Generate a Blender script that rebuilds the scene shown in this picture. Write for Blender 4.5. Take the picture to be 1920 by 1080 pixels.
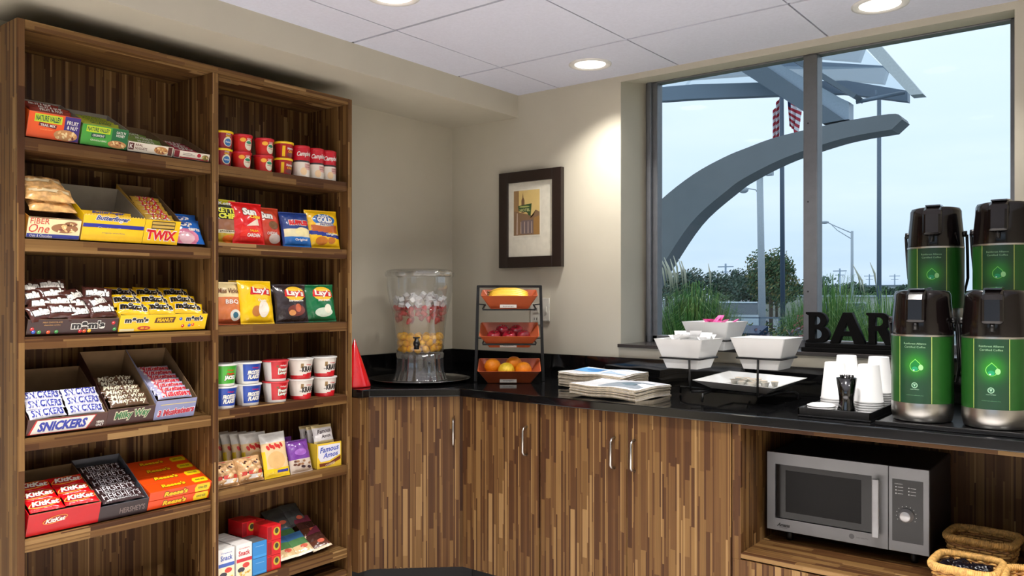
import bpy, math, random
from mathutils import Matrix, Vector
R = math.radians
random.seed(7)
sc = bpy.context.scene
COL = sc.collection
for o in list(bpy.data.objects): bpy.data.objects.remove(o)

# ------------------------------------------------------------------ camera, world, lights, exposure
cd = bpy.data.cameras.new('camera'); cam = bpy.data.objects.new('camera', cd); COL.objects.link(cam)
cam.location = (3.107, 0, 1.33); cam.rotation_euler = (R(90), 0, R(37.9))
cd.sensor_width = 36; cd.lens = 28.67; cd.shift_y = 15/1920; cd.clip_end = 600; cd.clip_start = .05
sc.camera = cam
vs = sc.view_settings; vs.view_transform = 'Standard'; vs.look = 'None'; vs.gamma = 1; vs.use_curve_mapping = False
vs.exposure = 0.0
sc.cycles.max_bounces = 10; sc.cycles.transparent_max_bounces = 24; sc.cycles.glossy_bounces = 4
sc.cycles.sample_clamp_indirect = 4.0; sc.cycles.caustics_refractive = False; sc.cycles.caustics_reflective = False
try: sc.cycles.use_denoising = True
except Exception: pass

w = bpy.data.worlds.new('sky'); sc.world = w; w.use_nodes = True
nt = w.node_tree; nt.nodes.clear(); N = nt.nodes.new; Lk = nt.links.new
out = N('ShaderNodeOutputWorld'); bg = N('ShaderNodeBackground'); tc = N('ShaderNodeTexCoord')
sep = N('ShaderNodeSeparateXYZ'); Lk(tc.outputs['Generated'], sep.inputs[0])
rp = N('ShaderNodeValToRGB'); cr = rp.color_ramp
cr.elements[0].position = 0; cr.elements[0].color = (.40, .52, .66, 1)
cr.elements[1].position = .5; cr.elements[1].color = (.61, .72, .82, 1)
for p_, c_ in ((.02, (.44, .57, .72, 1)), (.12, (.52, .65, .79, 1)), (.28, (.60, .72, .83, 1))):
    e = cr.elements.new(p_); e.color = c_
Lk(sep.outputs['Z'], rp.inputs[0])
mp = N('ShaderNodeMapping'); mp.inputs['Scale'].default_value = (1.6, 1.6, 9); Lk(tc.outputs['Generated'], mp.inputs[0])
no = N('ShaderNodeTexNoise'); no.inputs['Scale'].default_value = 2.2; no.inputs['Detail'].default_value = 5; Lk(mp.outputs[0], no.inputs[0])
cl = N('ShaderNodeMapRange'); cl.inputs[1].default_value = .42; cl.inputs[2].default_value = .72; cl.inputs[4].default_value = .45; Lk(no.outputs[0], cl.inputs[0])
mx = N('ShaderNodeMixRGB'); mx.inputs[2].default_value = (.66, .75, .83, 1); Lk(cl.outputs[0], mx.inputs[0]); Lk(rp.outputs[0], mx.inputs[1])
Lk(mx.outputs[0], bg.inputs[0]); bg.inputs[1].default_value = 1.45; Lk(bg.outputs[0], out.inputs[0])
DOWNLIGHTS = [(1.09, 3.175), (2.338, 3.174), (.997, 2.023), (2.33, 1.9), (1.0, .75), (2.33, .6), (3.6, 1.9), (3.6, .5), (1.0, -.6), (2.33, -.8), (3.6, -.9)]
LAMP_W = 8.0

# ------------------------------------------------------------------ materials
MATS = {}
def lin(c):
    return tuple((x/255/12.92 if x/255 <= .04045 else ((x/255+.055)/1.055)**2.4) for x in c)
def mat(name, rgb, rough=.5, metal=0, spec=.5, emit=0, var=.06, scale=30, bump=0, coat=0, bscale=None):
    """rgb in 0..255 display values; a little procedural mottling on every material"""
    if name in MATS: return MATS[name]
    m = bpy.data.materials.new(name); m.use_nodes = True; nt = m.node_tree; b = nt.nodes['Principled BSDF']
    c = lin(rgb)
    t = nt.nodes.new('ShaderNodeTexCoord'); n = nt.nodes.new('ShaderNodeTexNoise'); n.inputs['Scale'].default_value = scale; n.inputs['Detail'].default_value = 3
    nt.links.new(t.outputs['Object'], n.inputs[0])
    r = nt.nodes.new('ShaderNodeValToRGB'); r.color_ramp.elements[0].position = .3; r.color_ramp.elements[1].position = .7
    r.color_ramp.elements[0].color = tuple(x*(1-var) for x in c)+(1,); r.color_ramp.elements[1].color = tuple(min(1, x*(1+var)) for x in c)+(1,)
    nt.links.new(n.outputs[0], r.inputs[0]); nt.links.new(r.outputs[0], b.inputs['Base Color'])
    b.inputs['Roughness'].default_value = rough; b.inputs['Metallic'].default_value = metal
    b.inputs['Specular IOR Level'].default_value = spec; b.inputs['Coat Weight'].default_value = coat
    if emit:
        b.inputs['Emission Color'].default_value = c+(1,); b.inputs['Emission Strength'].default_value = emit
    if bump:
        bn = nt.nodes.new('ShaderNodeTexNoise'); bn.inputs['Scale'].default_value = bscale or scale; nt.links.new(t.outputs['Object'], bn.inputs[0])
        bb = nt.nodes.new('ShaderNodeBump'); bb.inputs['Strength'].default_value = bump; bb.inputs['Distance'].default_value = .01
        nt.links.new(bn.outputs[0], bb.inputs['Height']); nt.links.new(bb.outputs[0], b.inputs['Normal'])
    MATS[name] = m; return m
def P(*rgb, r=.32): return mat('print_%02x%02x%02x' % rgb, rgb, r, var=.03)
def PG(*rgb): return mat('foil_%02x%02x%02x' % rgb, rgb, .2, spec=.7, var=.08, bump=.25, scale=18, bscale=45)

def wood(name, axis, w_=.0085, rough=.5, dark=1.0):
    """zebra strip laminate: thin random strips running along axis, each broken into random lengths"""
    m = bpy.data.materials.new(name); m.use_nodes = True; nt = m.node_tree; b = nt.nodes['Principled BSDF']
    def n(t, **k):
        x = nt.nodes.new(t)
        for a, v in k.items(): setattr(x, a, v)
        return x
    def M(op, a, bv=None, c=None):
        x = n('ShaderNodeMath', operation=op)
        for i, v in enumerate((a, bv, c)):
            if v is None: continue
            if isinstance(v, (int, float)): x.inputs[i].default_value = v
            else: nt.links.new(v, x.inputs[i])
        return x.outputs[0]
    t = n('ShaderNodeTexCoord'); s = n('ShaderNodeSeparateXYZ'); nt.links.new(t.outputs['Object'], s.inputs[0])
    oth = [q for q in 'XYZ' if q != axis]
    u = M('ADD', s.outputs[oth[0]], s.outputs[oth[1]]); v = s.outputs[axis]
    # uneven strip widths
    uw = M('ADD', M('DIVIDE', u, w_), M('ADD', M('MULTIPLY', M('SINE', M('MULTIPLY', u, 97.0)), .55), M('MULTIPLY', M('SINE', M('MULTIPLY', u, 211.0)), .4)))
    row = M('FLOOR', uw)
    w1 = n('ShaderNodeTexWhiteNoise', noise_dimensions='1D'); nt.links.new(row, w1.inputs['W'])
    w2 = n('ShaderNodeTexWhiteNoise', noise_dimensions='1D'); nt.links.new(M('ADD', row, 37.3), w2.inputs['W'])
    ln = M('ADD', M('MULTIPLY', w2.outputs[0], .42), .14)
    cell = M('FLOOR', M('ADD', M('DIVIDE', v, ln), M('MULTIPLY', w1.outputs[0], 9.0)))
    cv = n('ShaderNodeCombineXYZ'); nt.links.new(row, cv.inputs[0]); nt.links.new(cell, cv.inputs[1])
    w3 = n('ShaderNodeTexWhiteNoise', noise_dimensions='2D'); nt.links.new(cv.outputs[0], w3.inputs['Vector'])
    r = n('ShaderNodeValToRGB'); cr = r.color_ramp; cr.interpolation = 'LINEAR'
    cr.elements[0].position = 0; cr.elements[0].color = (.064*dark, .024*dark, .009*dark, 1)
    cr.elements[1].position = 1; cr.elements[1].color = (.36*dark, .215*dark, .088*dark, 1)
    for p_, c_ in ((.2, (.088, .036, .012)), (.45, (.138, .064, .021)), (.7, (.182, .094, .030)), (.9, (.25, .138, .048))):
        e = cr.elements.new(p_); e.color = tuple(x*dark for x in c_)+(1,)
    nt.links.new(w3.outputs[0], r.inputs[0])
    mpn = n('ShaderNodeMapping'); sc_ = [260, 260, 260]; sc_['XYZ'.index(axis)] = 6; mpn.inputs['Scale'].default_value = sc_
    nt.links.new(t.outputs['Object'], mpn.inputs[0]); g = n('ShaderNodeTexNoise'); g.inputs['Scale'].default_value = 1; nt.links.new(mpn.outputs[0], g.inputs[0])
    mm = n('ShaderNodeMixRGB', blend_type='MULTIPLY'); mm.inputs[0].default_value = .35; nt.links.new(r.outputs[0], mm.inputs[1]); nt.links.new(g.outputs[0], mm.inputs[2])
    nt.links.new(mm.outputs[0], b.inputs['Base Color']); b.inputs['Roughness'].default_value = rough; b.inputs['Specular IOR Level'].default_value = .22
    MATS[name] = m; return m
WZ = wood('zebra_wood_upright', 'Z'); WY = wood('zebra_wood_shelf', 'Y', .014); WX = wood('zebra_wood_rail', 'X', .014)

def clearmat(name, tint=(1, 1, 1), edge=.55, base=.06, rough=.03, ior=1.45, body=None, bodyamt=0.0):
    """thin clear plastic or glass: transparent face on, more reflective at grazing angles"""
    m = bpy.data.materials.new(name); m.use_nodes = True; nt = m.node_tree; nt.nodes.clear()
    o = nt.nodes.new('ShaderNodeOutputMaterial'); tr = nt.nodes.new('ShaderNodeBsdfTransparent'); tr.inputs[0].default_value = tint+(1,)
    g = nt.nodes.new('ShaderNodeBsdfGlossy'); g.inputs['Roughness'].default_value = rough
    lw = nt.nodes.new('ShaderNodeLayerWeight'); lw.inputs[0].default_value = .35
    mr = nt.nodes.new('ShaderNodeMapRange'); mr.inputs[3].default_value = base; mr.inputs[4].default_value = edge; nt.links.new(lw.outputs['Facing'], mr.inputs[0])
    mx = nt.nodes.new('ShaderNodeMixShader'); nt.links.new(mr.outputs[0], mx.inputs[0]); 
    if body:
        d = nt.nodes.new('ShaderNodeBsdfDiffuse'); d.inputs[0].default_value = body+(1,)
        m2 = nt.nodes.new('ShaderNodeMixShader'); m2.inputs[0].default_value = bodyamt; nt.links.new(tr.outputs[0], m2.inputs[1]); nt.links.new(d.outputs[0], m2.inputs[2])
        nt.links.new(m2.outputs[0], mx.inputs[1])
    else: nt.links.new(tr.outputs[0], mx.inputs[1])
    nt.links.new(g.outputs[0], mx.inputs[2]); nt.links.new(mx.outputs[0], o.inputs[0]); MATS[name] = m; return m
GLASS = clearmat('window_glass', (.97, .985, .99), .12, .003)
ACRYL = clearmat('clear_acrylic', (.985, .99, .99), .75, .06, .05, body=(.95, .96, .96), bodyamt=.03)
LIQ = clearmat('amber_water', (.985, .91, .80), .1, .005, body=(.95, .75, .55), bodyamt=.07)
ICE = clearmat('ice', (.95, .97, 1), .7, .25, .12, body=(1, 1, 1), bodyamt=.6)
WRAP = clearmat('clear_wrapper', (1, 1, 1), .8, .14, .12)

WALL = mat('wall_paint', (190, 184, 167), .75, var=.02, scale=6, spec=.25)
CEIL = mat('ceiling_tile', (216, 219, 234), .9, var=.03, scale=90, spec=.1)
JOINT = mat('ceiling_grid', (96, 95, 98), .7)
FLOORM = mat('floor_tile', (226, 222, 220), .5, var=.04, scale=5)
BLACKP = mat('black_plastic', (18, 17, 18), .3, var=.1)
BLACKM = mat('black_iron', (22, 22, 23), .4, metal=.3)
STEEL = mat('brushed_steel', (190, 188, 184), .28, metal=1, var=.08, scale=12)
CHROME = mat('chrome', (225, 225, 225), .08, metal=1)
WHITEC = mat('white_ceramic', (228, 228, 227), .14, var=.01)
FOAM = mat('white_foam', (224, 224, 224), .6, var=.01)
KRAFT = mat('kraft_card', (120, 95, 66), .85)
GREYC = mat('grey_card', (150, 143, 128), .85)
def granite():
    m = mat('black_granite', (13, 13, 14), .07, var=.5, scale=420, spec=.6); return m
GRAN = granite()
TOE = mat('toe_kick_vinyl', (14, 14, 17), .5)

# ------------------------------------------------------------------ mesh builder
def flat(y0=0.0): return lambda u, v, e: (u, y0-e, v)
def top(z0): return lambda u, v, e: (u, v, z0+e)
def cyl(rf): 
    def f(u, v, e):
        r0 = rf(v); r_ = r0+e; a = u/r0; return (r_*math.sin(a), -r_*math.cos(a), v)
    return f
_tc = {}
def tmesh(s, bold, shear):
    k = (s, bold, shear)
    if k in _tc: return _tc[k]
    cu = bpy.data.curves.new('t', 'FONT'); cu.body = s; cu.size = 1; cu.offset = bold; cu.shear = shear; cu.resolution_u = 2
    ob = bpy.data.objects.new('t', cu); me = bpy.data.meshes.new_from_object(ob)
    vs = [(v.co.x, v.co.y) for v in me.vertices]; fs = [tuple(p.vertices) for p in me.polygons]
    bpy.data.objects.remove(ob); bpy.data.curves.remove(cu); bpy.data.meshes.remove(me)
    x0 = min(v[0] for v in vs); x1 = max(v[0] for v in vs); y0 = min(v[1] for v in vs); y1 = max(v[1] for v in vs)
    vs = [((x-x0)/(x1-x0)-.5, (y-y0)/(y1-y0)-.5) for x, y in vs]
    _tc[k] = (vs, fs, (x1-x0)/(y1-y0)); return _tc[k]

class MB:
    def __init__(s): s.v = []; s.f = []; s.mi = []; s.sm = []; s.mats = []; s.M = Matrix()
    def m(s, mt):
        if mt not in s.mats: s.mats.append(mt)
        return s.mats.index(mt)
    def add(s, vs, fs, mt, smooth=False):
        b = len(s.v); s.v += [tuple(s.M @ Vector(v)) for v in vs]
        for i, f in enumerate(fs):
            s.f.append(tuple(b+k for k in f)); s.mi.append(s.m(mt[i] if isinstance(mt, list) else mt)); s.sm.append(smooth)
        return s
    def box(s, x0, x1, y0, y1, z0, z1, mt, top=None, front=None, sides=None):
        v = [(x, y, z) for z in (z0, z1) for y in (y0, y1) for x in (x0, x1)]
        f = [(0, 2, 3, 1), (4, 5, 7, 6), (0, 1, 5, 4), (1, 3, 7, 5), (3, 2, 6, 7), (2, 0, 4, 6)]
        mm = [mt, top or mt, front or mt, sides or mt, mt, sides or mt]
        return s.add(v, f, mm)
    def prism(s, pts, z0, z1, mt, top=None, side=None):
        n = len(pts); v = [(x, y, z0) for x, y in pts]+[(x, y, z1) for x, y in pts]
        f = [tuple(reversed(range(n))), tuple(range(n, 2*n))]+[(i, (i+1) % n, n+(i+1) % n, n+i) for i in range(n)]
        return s.add(v, f, [mt, top or mt]+[side or mt]*n)
    def prismx(s, pts, x0, x1, mt, a=None):
        """polygon in (y,z) extruded along x"""
        n = len(pts); v = [(x0, y, z) for y, z in pts]+[(x1, y, z) for y, z in pts]
        f = [tuple(range(n)), tuple(reversed(range(n, 2*n)))]+[((i+1) % n, i, n+i, n+(i+1) % n) for i in range(n)]
        return s.add(v, f, [mt, a or mt]+[mt]*n)
    def prismy(s, pts, y0, y1, mt):
        """polygon in (x,z) extruded along y"""
        n = len(pts); v = [(x, y0, z) for x, z in pts]+[(x, y1, z) for x, z in pts]
        f = [tuple(range(n)), tuple(reversed(range(n, 2*n)))]+[((i+1) % n, i, n+i, n+(i+1) % n) for i in range(n)]
        return s.add(v, f, mt)
    def lathe(s, prof, mt, seg=36, smooth=True, wob=None, colf=None):
        v = []; f = []; ms = []
        for j, (r, z) in enumerate(prof):
            for i in range(seg):
                a = 2*math.pi*i/seg; rr = r*(1+(wob(a, j) if wob else 0)); v.append((rr*math.sin(a), -rr*math.cos(a), z))
        for j in range(len(prof)-1):
            for i in range(seg):
                k = (i+1) % seg; f.append((j*seg+i, j*seg+k, (j+1)*seg+k, (j+1)*seg+i)); ms.append(colf(i/seg, j) if colf else mt)
        s.add(v, f, ms, smooth); return s
    def disc(s, r, z, mt, seg=36):
        return s.add([(r*math.sin(2*math.pi*i/seg), -r*math.cos(2*math.pi*i/seg), z) for i in range(seg)], [tuple(range(seg))], mt)
    def tube(s, pts, r, mt, seg=8, closed=False, smooth=True):
        pts = [Vector(p) for p in pts]; n = len(pts); v = []; f = []; pn = None
        for i, p in enumerate(pts):
            a = pts[(i-1) % n] if (closed or i > 0) else p; b = pts[(i+1) % n] if (closed or i < n-1) else p
            t = (b-a).normalized()
            if pn is None: pn = t.orthogonal().normalized()
            pn = (pn-t*pn.dot(t))
            pn = pn.normalized() if pn.length > 1e-6 else t.orthogonal().normalized()
            bi = t.cross(pn); rr = r[i] if isinstance(r, (list, tuple)) else r
            for k in range(seg):
                an = 2*math.pi*k/seg; v.append(tuple(p+(pn*math.cos(an)+bi*math.sin(an))*rr))
        for i in range(n if closed else n-1):
            j = (i+1) % n
            for k in range(seg): l = (k+1) % seg; f.append((i*seg+k, i*seg+l, j*seg+l, j*seg+k))
        if not closed: f += [tuple(reversed(range(seg))), tuple((n-1)*seg+k for k in range(seg))]
        return s.add(v, f, mt, smooth)
    def grid(s, nu, nv, fn, cf, smooth=True):
        v = [fn(i/nu, j/nv) for j in range(nv+1) for i in range(nu+1)]
        f = []; ms = []
        for j in range(nv):
            for i in range(nu):
                a = j*(nu+1)+i; f.append((a, a+1, a+nu+2, a+nu+1)); ms.append(cf((i+.5)/nu, (j+.5)/nv) if callable(cf) else cf)
        return s.add(v, f, ms, smooth)
    def ball(s, c, r, mt, nu=20, nv=12, sq=(1, 1, 1), wob=None):
        def fn(a, b):
            th = a*2*math.pi; ph = b*math.pi; k = r*(1+(wob(a, b) if wob else 0))
            return (c[0]+k*sq[0]*math.sin(ph)*math.cos(th), c[1]+k*sq[1]*math.sin(ph)*math.sin(th), c[2]-k*sq[2]*math.cos(ph))
        return s.grid(nu, nv, fn, mt)
    def poly(s, pts, mt, sf=None, e=.0004):
        if sf is None: return s.add([flat()(u, v, e) for u, v in pts], [tuple(range(len(pts)))], mt)
        q = []                                   # on a curved face: follow it with a fine fan
        for i in range(len(pts)):
            a, b_ = pts[i], pts[(i+1) % len(pts)]
            for k in range(4): q.append((a[0]+(b_[0]-a[0])*k/4, a[1]+(b_[1]-a[1])*k/4))
        return s._fan(q, mt, sf, e)
    def _fan(s, q, mt, sf, e, rings=4):
        cu = sum(p[0] for p in q)/len(q); cv = sum(p[1] for p in q)/len(q); n = len(q); v = [sf(cu, cv, e)]; f = []
        for j in range(1, rings+1): v += [sf(cu+(p[0]-cu)*j/rings, cv+(p[1]-cv)*j/rings, e) for p in q]
        for i in range(n): f.append((0, 1+i, 1+(i+1) % n))
        for j in range(rings-1):
            for i in range(n): k = (i+1) % n; f.append((1+j*n+i, 1+(j+1)*n+i, 1+(j+1)*n+k, 1+j*n+k))
        return s.add(v, f, mt)
    def rect(s, u0, u1, v0, v1, mt, sf=None, e=.0004): 
        sf = sf or flat(); n = 6 if sf else 1
        v = []; 
        for j in (0, 1):
            for i in range(n+1): v.append(sf(u0+(u1-u0)*i/n, v0+(v1-v0)*j, e))
        return s.add(v, [(i, i+1, n+2+i, n+1+i) for i in range(n)], mt)
    def ell(s, u, v, a, b, mt, sf=None, e=.0006, n=24, rot=0):
        c, d = math.cos(rot), math.sin(rot); pts = []
        for i in range(n):
            x, y = a*math.cos(2*math.pi*i/n), b*math.sin(2*math.pi*i/n); pts.append((u+x*c-y*d, v+x*d+y*c))
        if sf is not None and a > .01: return s._fan(pts, mt, sf, e, 3)
        sf = sf or flat(); vv = [sf(u, v, e)]+[sf(p[0], p[1], e) for p in pts]
        return s.add(vv, [(0, 1+i, 1+(i+1) % n) for i in range(n)], mt)
    def text(s, t, u, v, w_, h_, mt, sf=None, bold=.02, shear=0, rot=0, arc=0, e=.001, ol=None, olw=.05):
        sf = sf or flat()
        if ol is not None: s.text(t, u, v, w_*1.04, h_*1.18, ol, sf, bold+olw, shear, rot, arc, e*.7)
        vs, fs, _ = tmesh(t, bold, shear); c, d = math.cos(rot), math.sin(rot); o = []
        for x, y in vs:
            a, b = x*w_, y*h_+arc*(1-4*x*x); o.append(sf(u+a*c-b*d, v+a*d+b*c, e))
        return s.add(o, fs, mt)
    def build(s, name, parent=None, bevel=0, M=None, smooth_angle=None):
        me = bpy.data.meshes.new(name); me.from_pydata(s.v, [], s.f)
        for m_ in s.mats: me.materials.append(m_)
        me.polygons.foreach_set('material_index', s.mi); me.polygons.foreach_set('use_smooth', s.sm); me.update()
        o = bpy.data.objects.new(name, me); COL.objects.link(o)
        if parent: o.parent = parent
        if M is not None: o.matrix_basis = M
        if bevel:
            b = o.modifiers.new('bevel', 'BEVEL'); b.width = bevel; b.segments = 2; b.limit_method = 'ANGLE'; b.angle_limit = R(40)
        return o
def tag(o, label, cat, group=None):
    o['label'] = label; o['category'] = cat
    if group: o['group'] = group
    return o
def thing(name, label, cat, M=None, group=None):
    o = bpy.data.objects.new(name, None); COL.objects.link(o); o.empty_display_size = .05
    if M is not None: o.matrix_basis = M
    return tag(o, label, cat, group)
def struct(o): o['kind'] = 'structure'; return o
def copy_tree(o, M=None, label=None, group=None, parent=None):
    c = o.copy(); COL.objects.link(c)
    if parent: c.parent = parent
    if M is not None: c.matrix_basis = M
    if label: c['label'] = label
    if group: c['group'] = group
    for ch in [x for x in bpy.data.objects if x.parent == o]: copy_tree(ch, parent=c)
    return c
def settle(o, z):
    """raise or lower an object so that its lowest point rests at height z"""
    lo = min((o.matrix_basis @ v.co).z for v in o.data.vertices); o.matrix_basis = T(0, 0, z+.0007-lo) @ o.matrix_basis; return o
def T(x, y, z): return Matrix.Translation((x, y, z))
def RZ(a): return Matrix.Rotation(R(a), 4, 'Z')
def RX(a): return Matrix.Rotation(R(a), 4, 'X')
def RY(a): return Matrix.Rotation(R(a), 4, 'Y')

# ------------------------------------------------------------------ room
CZ = 2.395; WY0 = 3.44; WT = .32
X0, X1, Z0, Z1 = 1.097, 2.73, 1.098, 2.366
struct(MB().box(-.12, 5.0, -3.6, 3.76, -.1, 0, FLOORM).build('floor'))
struct(MB().box(-.12, 0, -3.6, 3.76, 0, CZ+.1, WALL).build('wall_left'))
b = MB(); b.box(-.12, .5, -3.72, -3.6, 0, CZ+.1, WALL); b.box(4.5, 5.0, -3.72, -3.6, 0, CZ+.1, WALL); b.box(.5, 4.5, -3.72, -3.6, 0, 1.0, WALL); b.box(.5, 4.5, -3.72, -3.6, 2.25, CZ+.1, WALL)  # unseen wall, left open for the added rear daylight
struct(b.build('wall_front'))
struct(MB().box(5.0, 5.12, -3.6, 3.76, 0, CZ+.1, WALL).build('wall_right'))
b = MB()
b.box(0, X0, WY0, WY0+WT, 0, CZ+.1, WALL); b.box(X1, 5.0, WY0, WY0+WT, 0, CZ+.1, WALL)
b.box(X0, X1, WY0, WY0+WT, 0, Z0-.016, WALL); b.prismx([(WY0, Z1), (WY0+WT, Z1+.056), (WY0+WT, CZ+.1), (WY0, CZ+.1)], X0, X1, WALL)
struct(b.build('wall_back'))
struct(MB().box(0, .47, -3.6, WY0, 2.278, CZ, WALL).build('wall_soffit'))
# ceiling of lay-in tiles
b = MB(); b.box(-.12, 5.0, -3.6, WY0, CZ+.012, CZ+.1, JOINT)
xs = [.47]+[.73+.672*i for i in range(7)]; ys = [WY0]+[2.966-.672*i for i in range(10)]
xs[-1] = 5.0; ys[-1] = -3.6
for i in range(len(xs)-1):
    for j in range(len(ys)-1):
        b.box(xs[i]+(.0035 if i else 0), xs[i+1]-.0035, ys[j+1]+.007, ys[j]-(.007 if j else 0), CZ, CZ+.02, CEIL)
struct(b.build('ceiling'))
# window
FRM = mat('bronze_aluminium', (112, 114, 118), .45, metal=.4)
win = bpy.data.objects.new('window_1', None); COL.objects.link(win); struct(win)
b = MB(); fy0, fy1 = 3.69, 3.745; ZR, Z1 = Z1, Z1+.048
b.box(X0, X0+.065, fy0, fy1, Z0, Z1, FRM); b.box(X1-.042, X1, fy0, fy1, Z0, Z1, FRM)
b.box(X0, X1, fy0, fy1, Z0, Z0+.035, FRM); b.box(X0, X1, fy0, fy1, Z1-.012, Z1, FRM)
b.box(X0+.02, X0+.04, fy0-.025, fy0, Z0, Z1, FRM)
b.build('window_frame', win, .003)
b = MB(); b.box(1.893, 1.955, fy0-.01, fy1+.01, Z0+.03, Z1-.01, FRM)
for z in (1.35, 1.75, 2.1): b.M = T(1.915, fy0-.011, z) @ RX(90); b.disc(.004, 0, BLACKP, 10)
b.M = Matrix(); b.build('window_mullion', win, .004)
for a, c in ((X0+.065, 1.893), (1.955, X1-.042)):
    MB().box(a, c, 3.715, 3.719, Z0+.035, Z1-.010, GLASS).build('pane', win)
SILL = mat('dark_sill_stone', (52, 48, 47), .25, var=.1)
struct(MB().box(X0-.012, X1, WY0-.014, fy0, Z0-.016, Z0, SILL).build('trim_1', bevel=.002))

w2 = bpy.data.objects.new('added_rear_window', None); COL.objects.link(w2); struct(w2)  # unseen window behind the camera, added to brighten the room with daylight
b = MB()
for x in (.5, 1.48, 2.47, 3.46, 4.45): b.box(x, x+.05, -3.69, -3.63, 1.0, 2.25, FRM)
b.box(.5, 4.5, -3.69, -3.63, 1.0, 1.05, FRM); b.box(.5, 4.5, -3.69, -3.63, 2.2, 2.25, FRM); b.build('window_frame', w2)
MB().box(.5, 4.5, -3.662, -3.658, 1.0, 2.25, GLASS).build('pane', w2)
# downlights (the last eight, behind or above the camera's view, are added as room fill)
TRIM = mat('white_trim', (235, 233, 230), .4); LENS = mat('lamp_lens', (255, 246, 230), .5, emit=4)
proto = None
for i, (x, y) in enumerate(DOWNLIGHTS):
    lab = ['recessed ceiling downlight near the window wall, left of the window', 'recessed ceiling downlight over the window head', 'recessed ceiling downlight cut by the top of the photo, above the shelves'][i] if i < 3 else 'added recessed ceiling downlight out of view, filling the room with light'
    if proto is None:
        proto = thing('ceiling_light', lab, 'light', T(x, y, CZ), 'recessed ceiling downlights')
        b = MB(); b.lathe([(.098, -.0005), (.098, -.004), (.085, -.007), (.076, -.006), (.07, -.001)], TRIM); b.build('trim_ring', proto)
        b = MB(); b.disc(.071, -.002, LENS); b.build('lens', proto)
        ld = bpy.data.lights.new('downlight', 'AREA'); ld.shape = 'DISK'; ld.size = .13; ld.energy = LAMP_W; ld.color = (1, .93, .83); ld.spread = R(110)
        fill_ld = ld.copy(); fill_ld.energy = 22; ld.color = fill_ld.color = (1, .955, .90); lo = bpy.data.objects.new('bulb', ld); COL.objects.link(lo); lo.parent = proto; lo.location = (0, 0, -.012)  # stronger copy of the lamp for the added out-of-view downlights
    else:
        q_ = copy_tree(proto, T(x, y, CZ), lab)
        if i > 2:
            for ch in bpy.data.objects:
                if ch.parent == q_ and ch.type == 'LIGHT': ch.data = fill_ld

# ------------------------------------------------------------------ bookcase
BX = .307
bk = thing('bookcase', 'tall built-in bookcase of striped wood filled with snacks', 'bookcase', T(0, 0, 0))
b = MB().box(0, BX, 1.066, 1.089, 0, 2.206, WZ); b.build('side_panel', bk, .0015)
b = MB().box(0, BX, 2.412, 2.434, 0, 2.206, WZ); b.build('side_panel', bk, .0015)
b = MB().box(.016, BX, 1.744, 1.771, .08, 2.18, WZ); b.build('divider', bk, .0015)
b = MB().box(0, BX, 1.089, 2.412, 2.18, 2.206, WY); b.build('top_panel', bk, .0015)
b = MB().box(0, .016, 1.089, 2.412, 0, 2.18, WZ); b.build('back_panel', bk)
b = MB().box(.02, .26, 1.089, 2.412, 0, .08, WY); b.build('plinth', bk)
LZ = [1.835, 1.512, 1.199, .876, .554, .22]; RZs = [1.835, 1.536, 1.215, .892, .578, .208]
TILT = 20
for z in LZ:
    sh = MB().box(.016, .300, 1.089, 1.744, z-.04, z, WY).build('shelf', bk, .002)
    if z > .3:
        b = MB(); t_ = math.tan(R(TILT)); b.prismy([(.268, z), (.018, z), (.018, z+.25*t_), (.022, z+.25*t_), (.268, z+.004)], 1.091, 1.742, WY); b.build('slanted_insert', sh)
for z in RZs: MB().box(.016, .300, 1.771, 2.412, z-.04, z, WY).build('shelf', bk, .002)
MB().box(.016, .300, 1.771, 2.412, .08, .112, WY).build('shelf', bk, .002)

# ------------------------------------------------------------------ cabinets and worktop
def handle(parent, x, y, z0, z1, ang=0):
    b = MB(); pts = [(0, 0, z0), (0, -.022, z0+.004), (0, -.03, z0+.014), (0, -.03, z1-.014), (0, -.022, z1-.004), (0, 0, z1)]
    b.tube(pts, .0048, STEEL, 10); return b.build('handle', parent, M=T(x, y, 0))
CY = 2.775
def cab_body(parent, x0, x1):
    MB().box(x0+.001, x1-.001, .02, 3.43-CY, .1, .876, WZ).build('body', parent)
    MB().box(x0+.001, x1-.001, .07, .09, 0, .1, TOE).build('toe_kick', parent)
c1 = thing('base_cabinet', 'narrow striped wood base cabinet right of the angled corner cabinet', 'cabinet', T(.66, CY, 0))
cab_body(c1, 0, .434)
d = MB().box(.004, .4305, 0, .02, .105, .875, WZ).build('door', c1, .001); handle(d, 1.027-.66, 0, .655, .775)
c2 = thing('base_cabinet', 'wide two-door striped wood base cabinet under the white bowls', 'cabinet', T(1.094, CY, 0))
cab_body(c2, 0, .845)
d = MB().box(.003, .4165, 0, .02, .105, .875, WZ).build('door', c2, .001); handle(d, .363, 0, .655, .775)
d = MB().box(.4195, .8425, 0, .02, .105, .875, WZ).build('door', c2, .001); handle(d, .453, 0, .655, .775)
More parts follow.
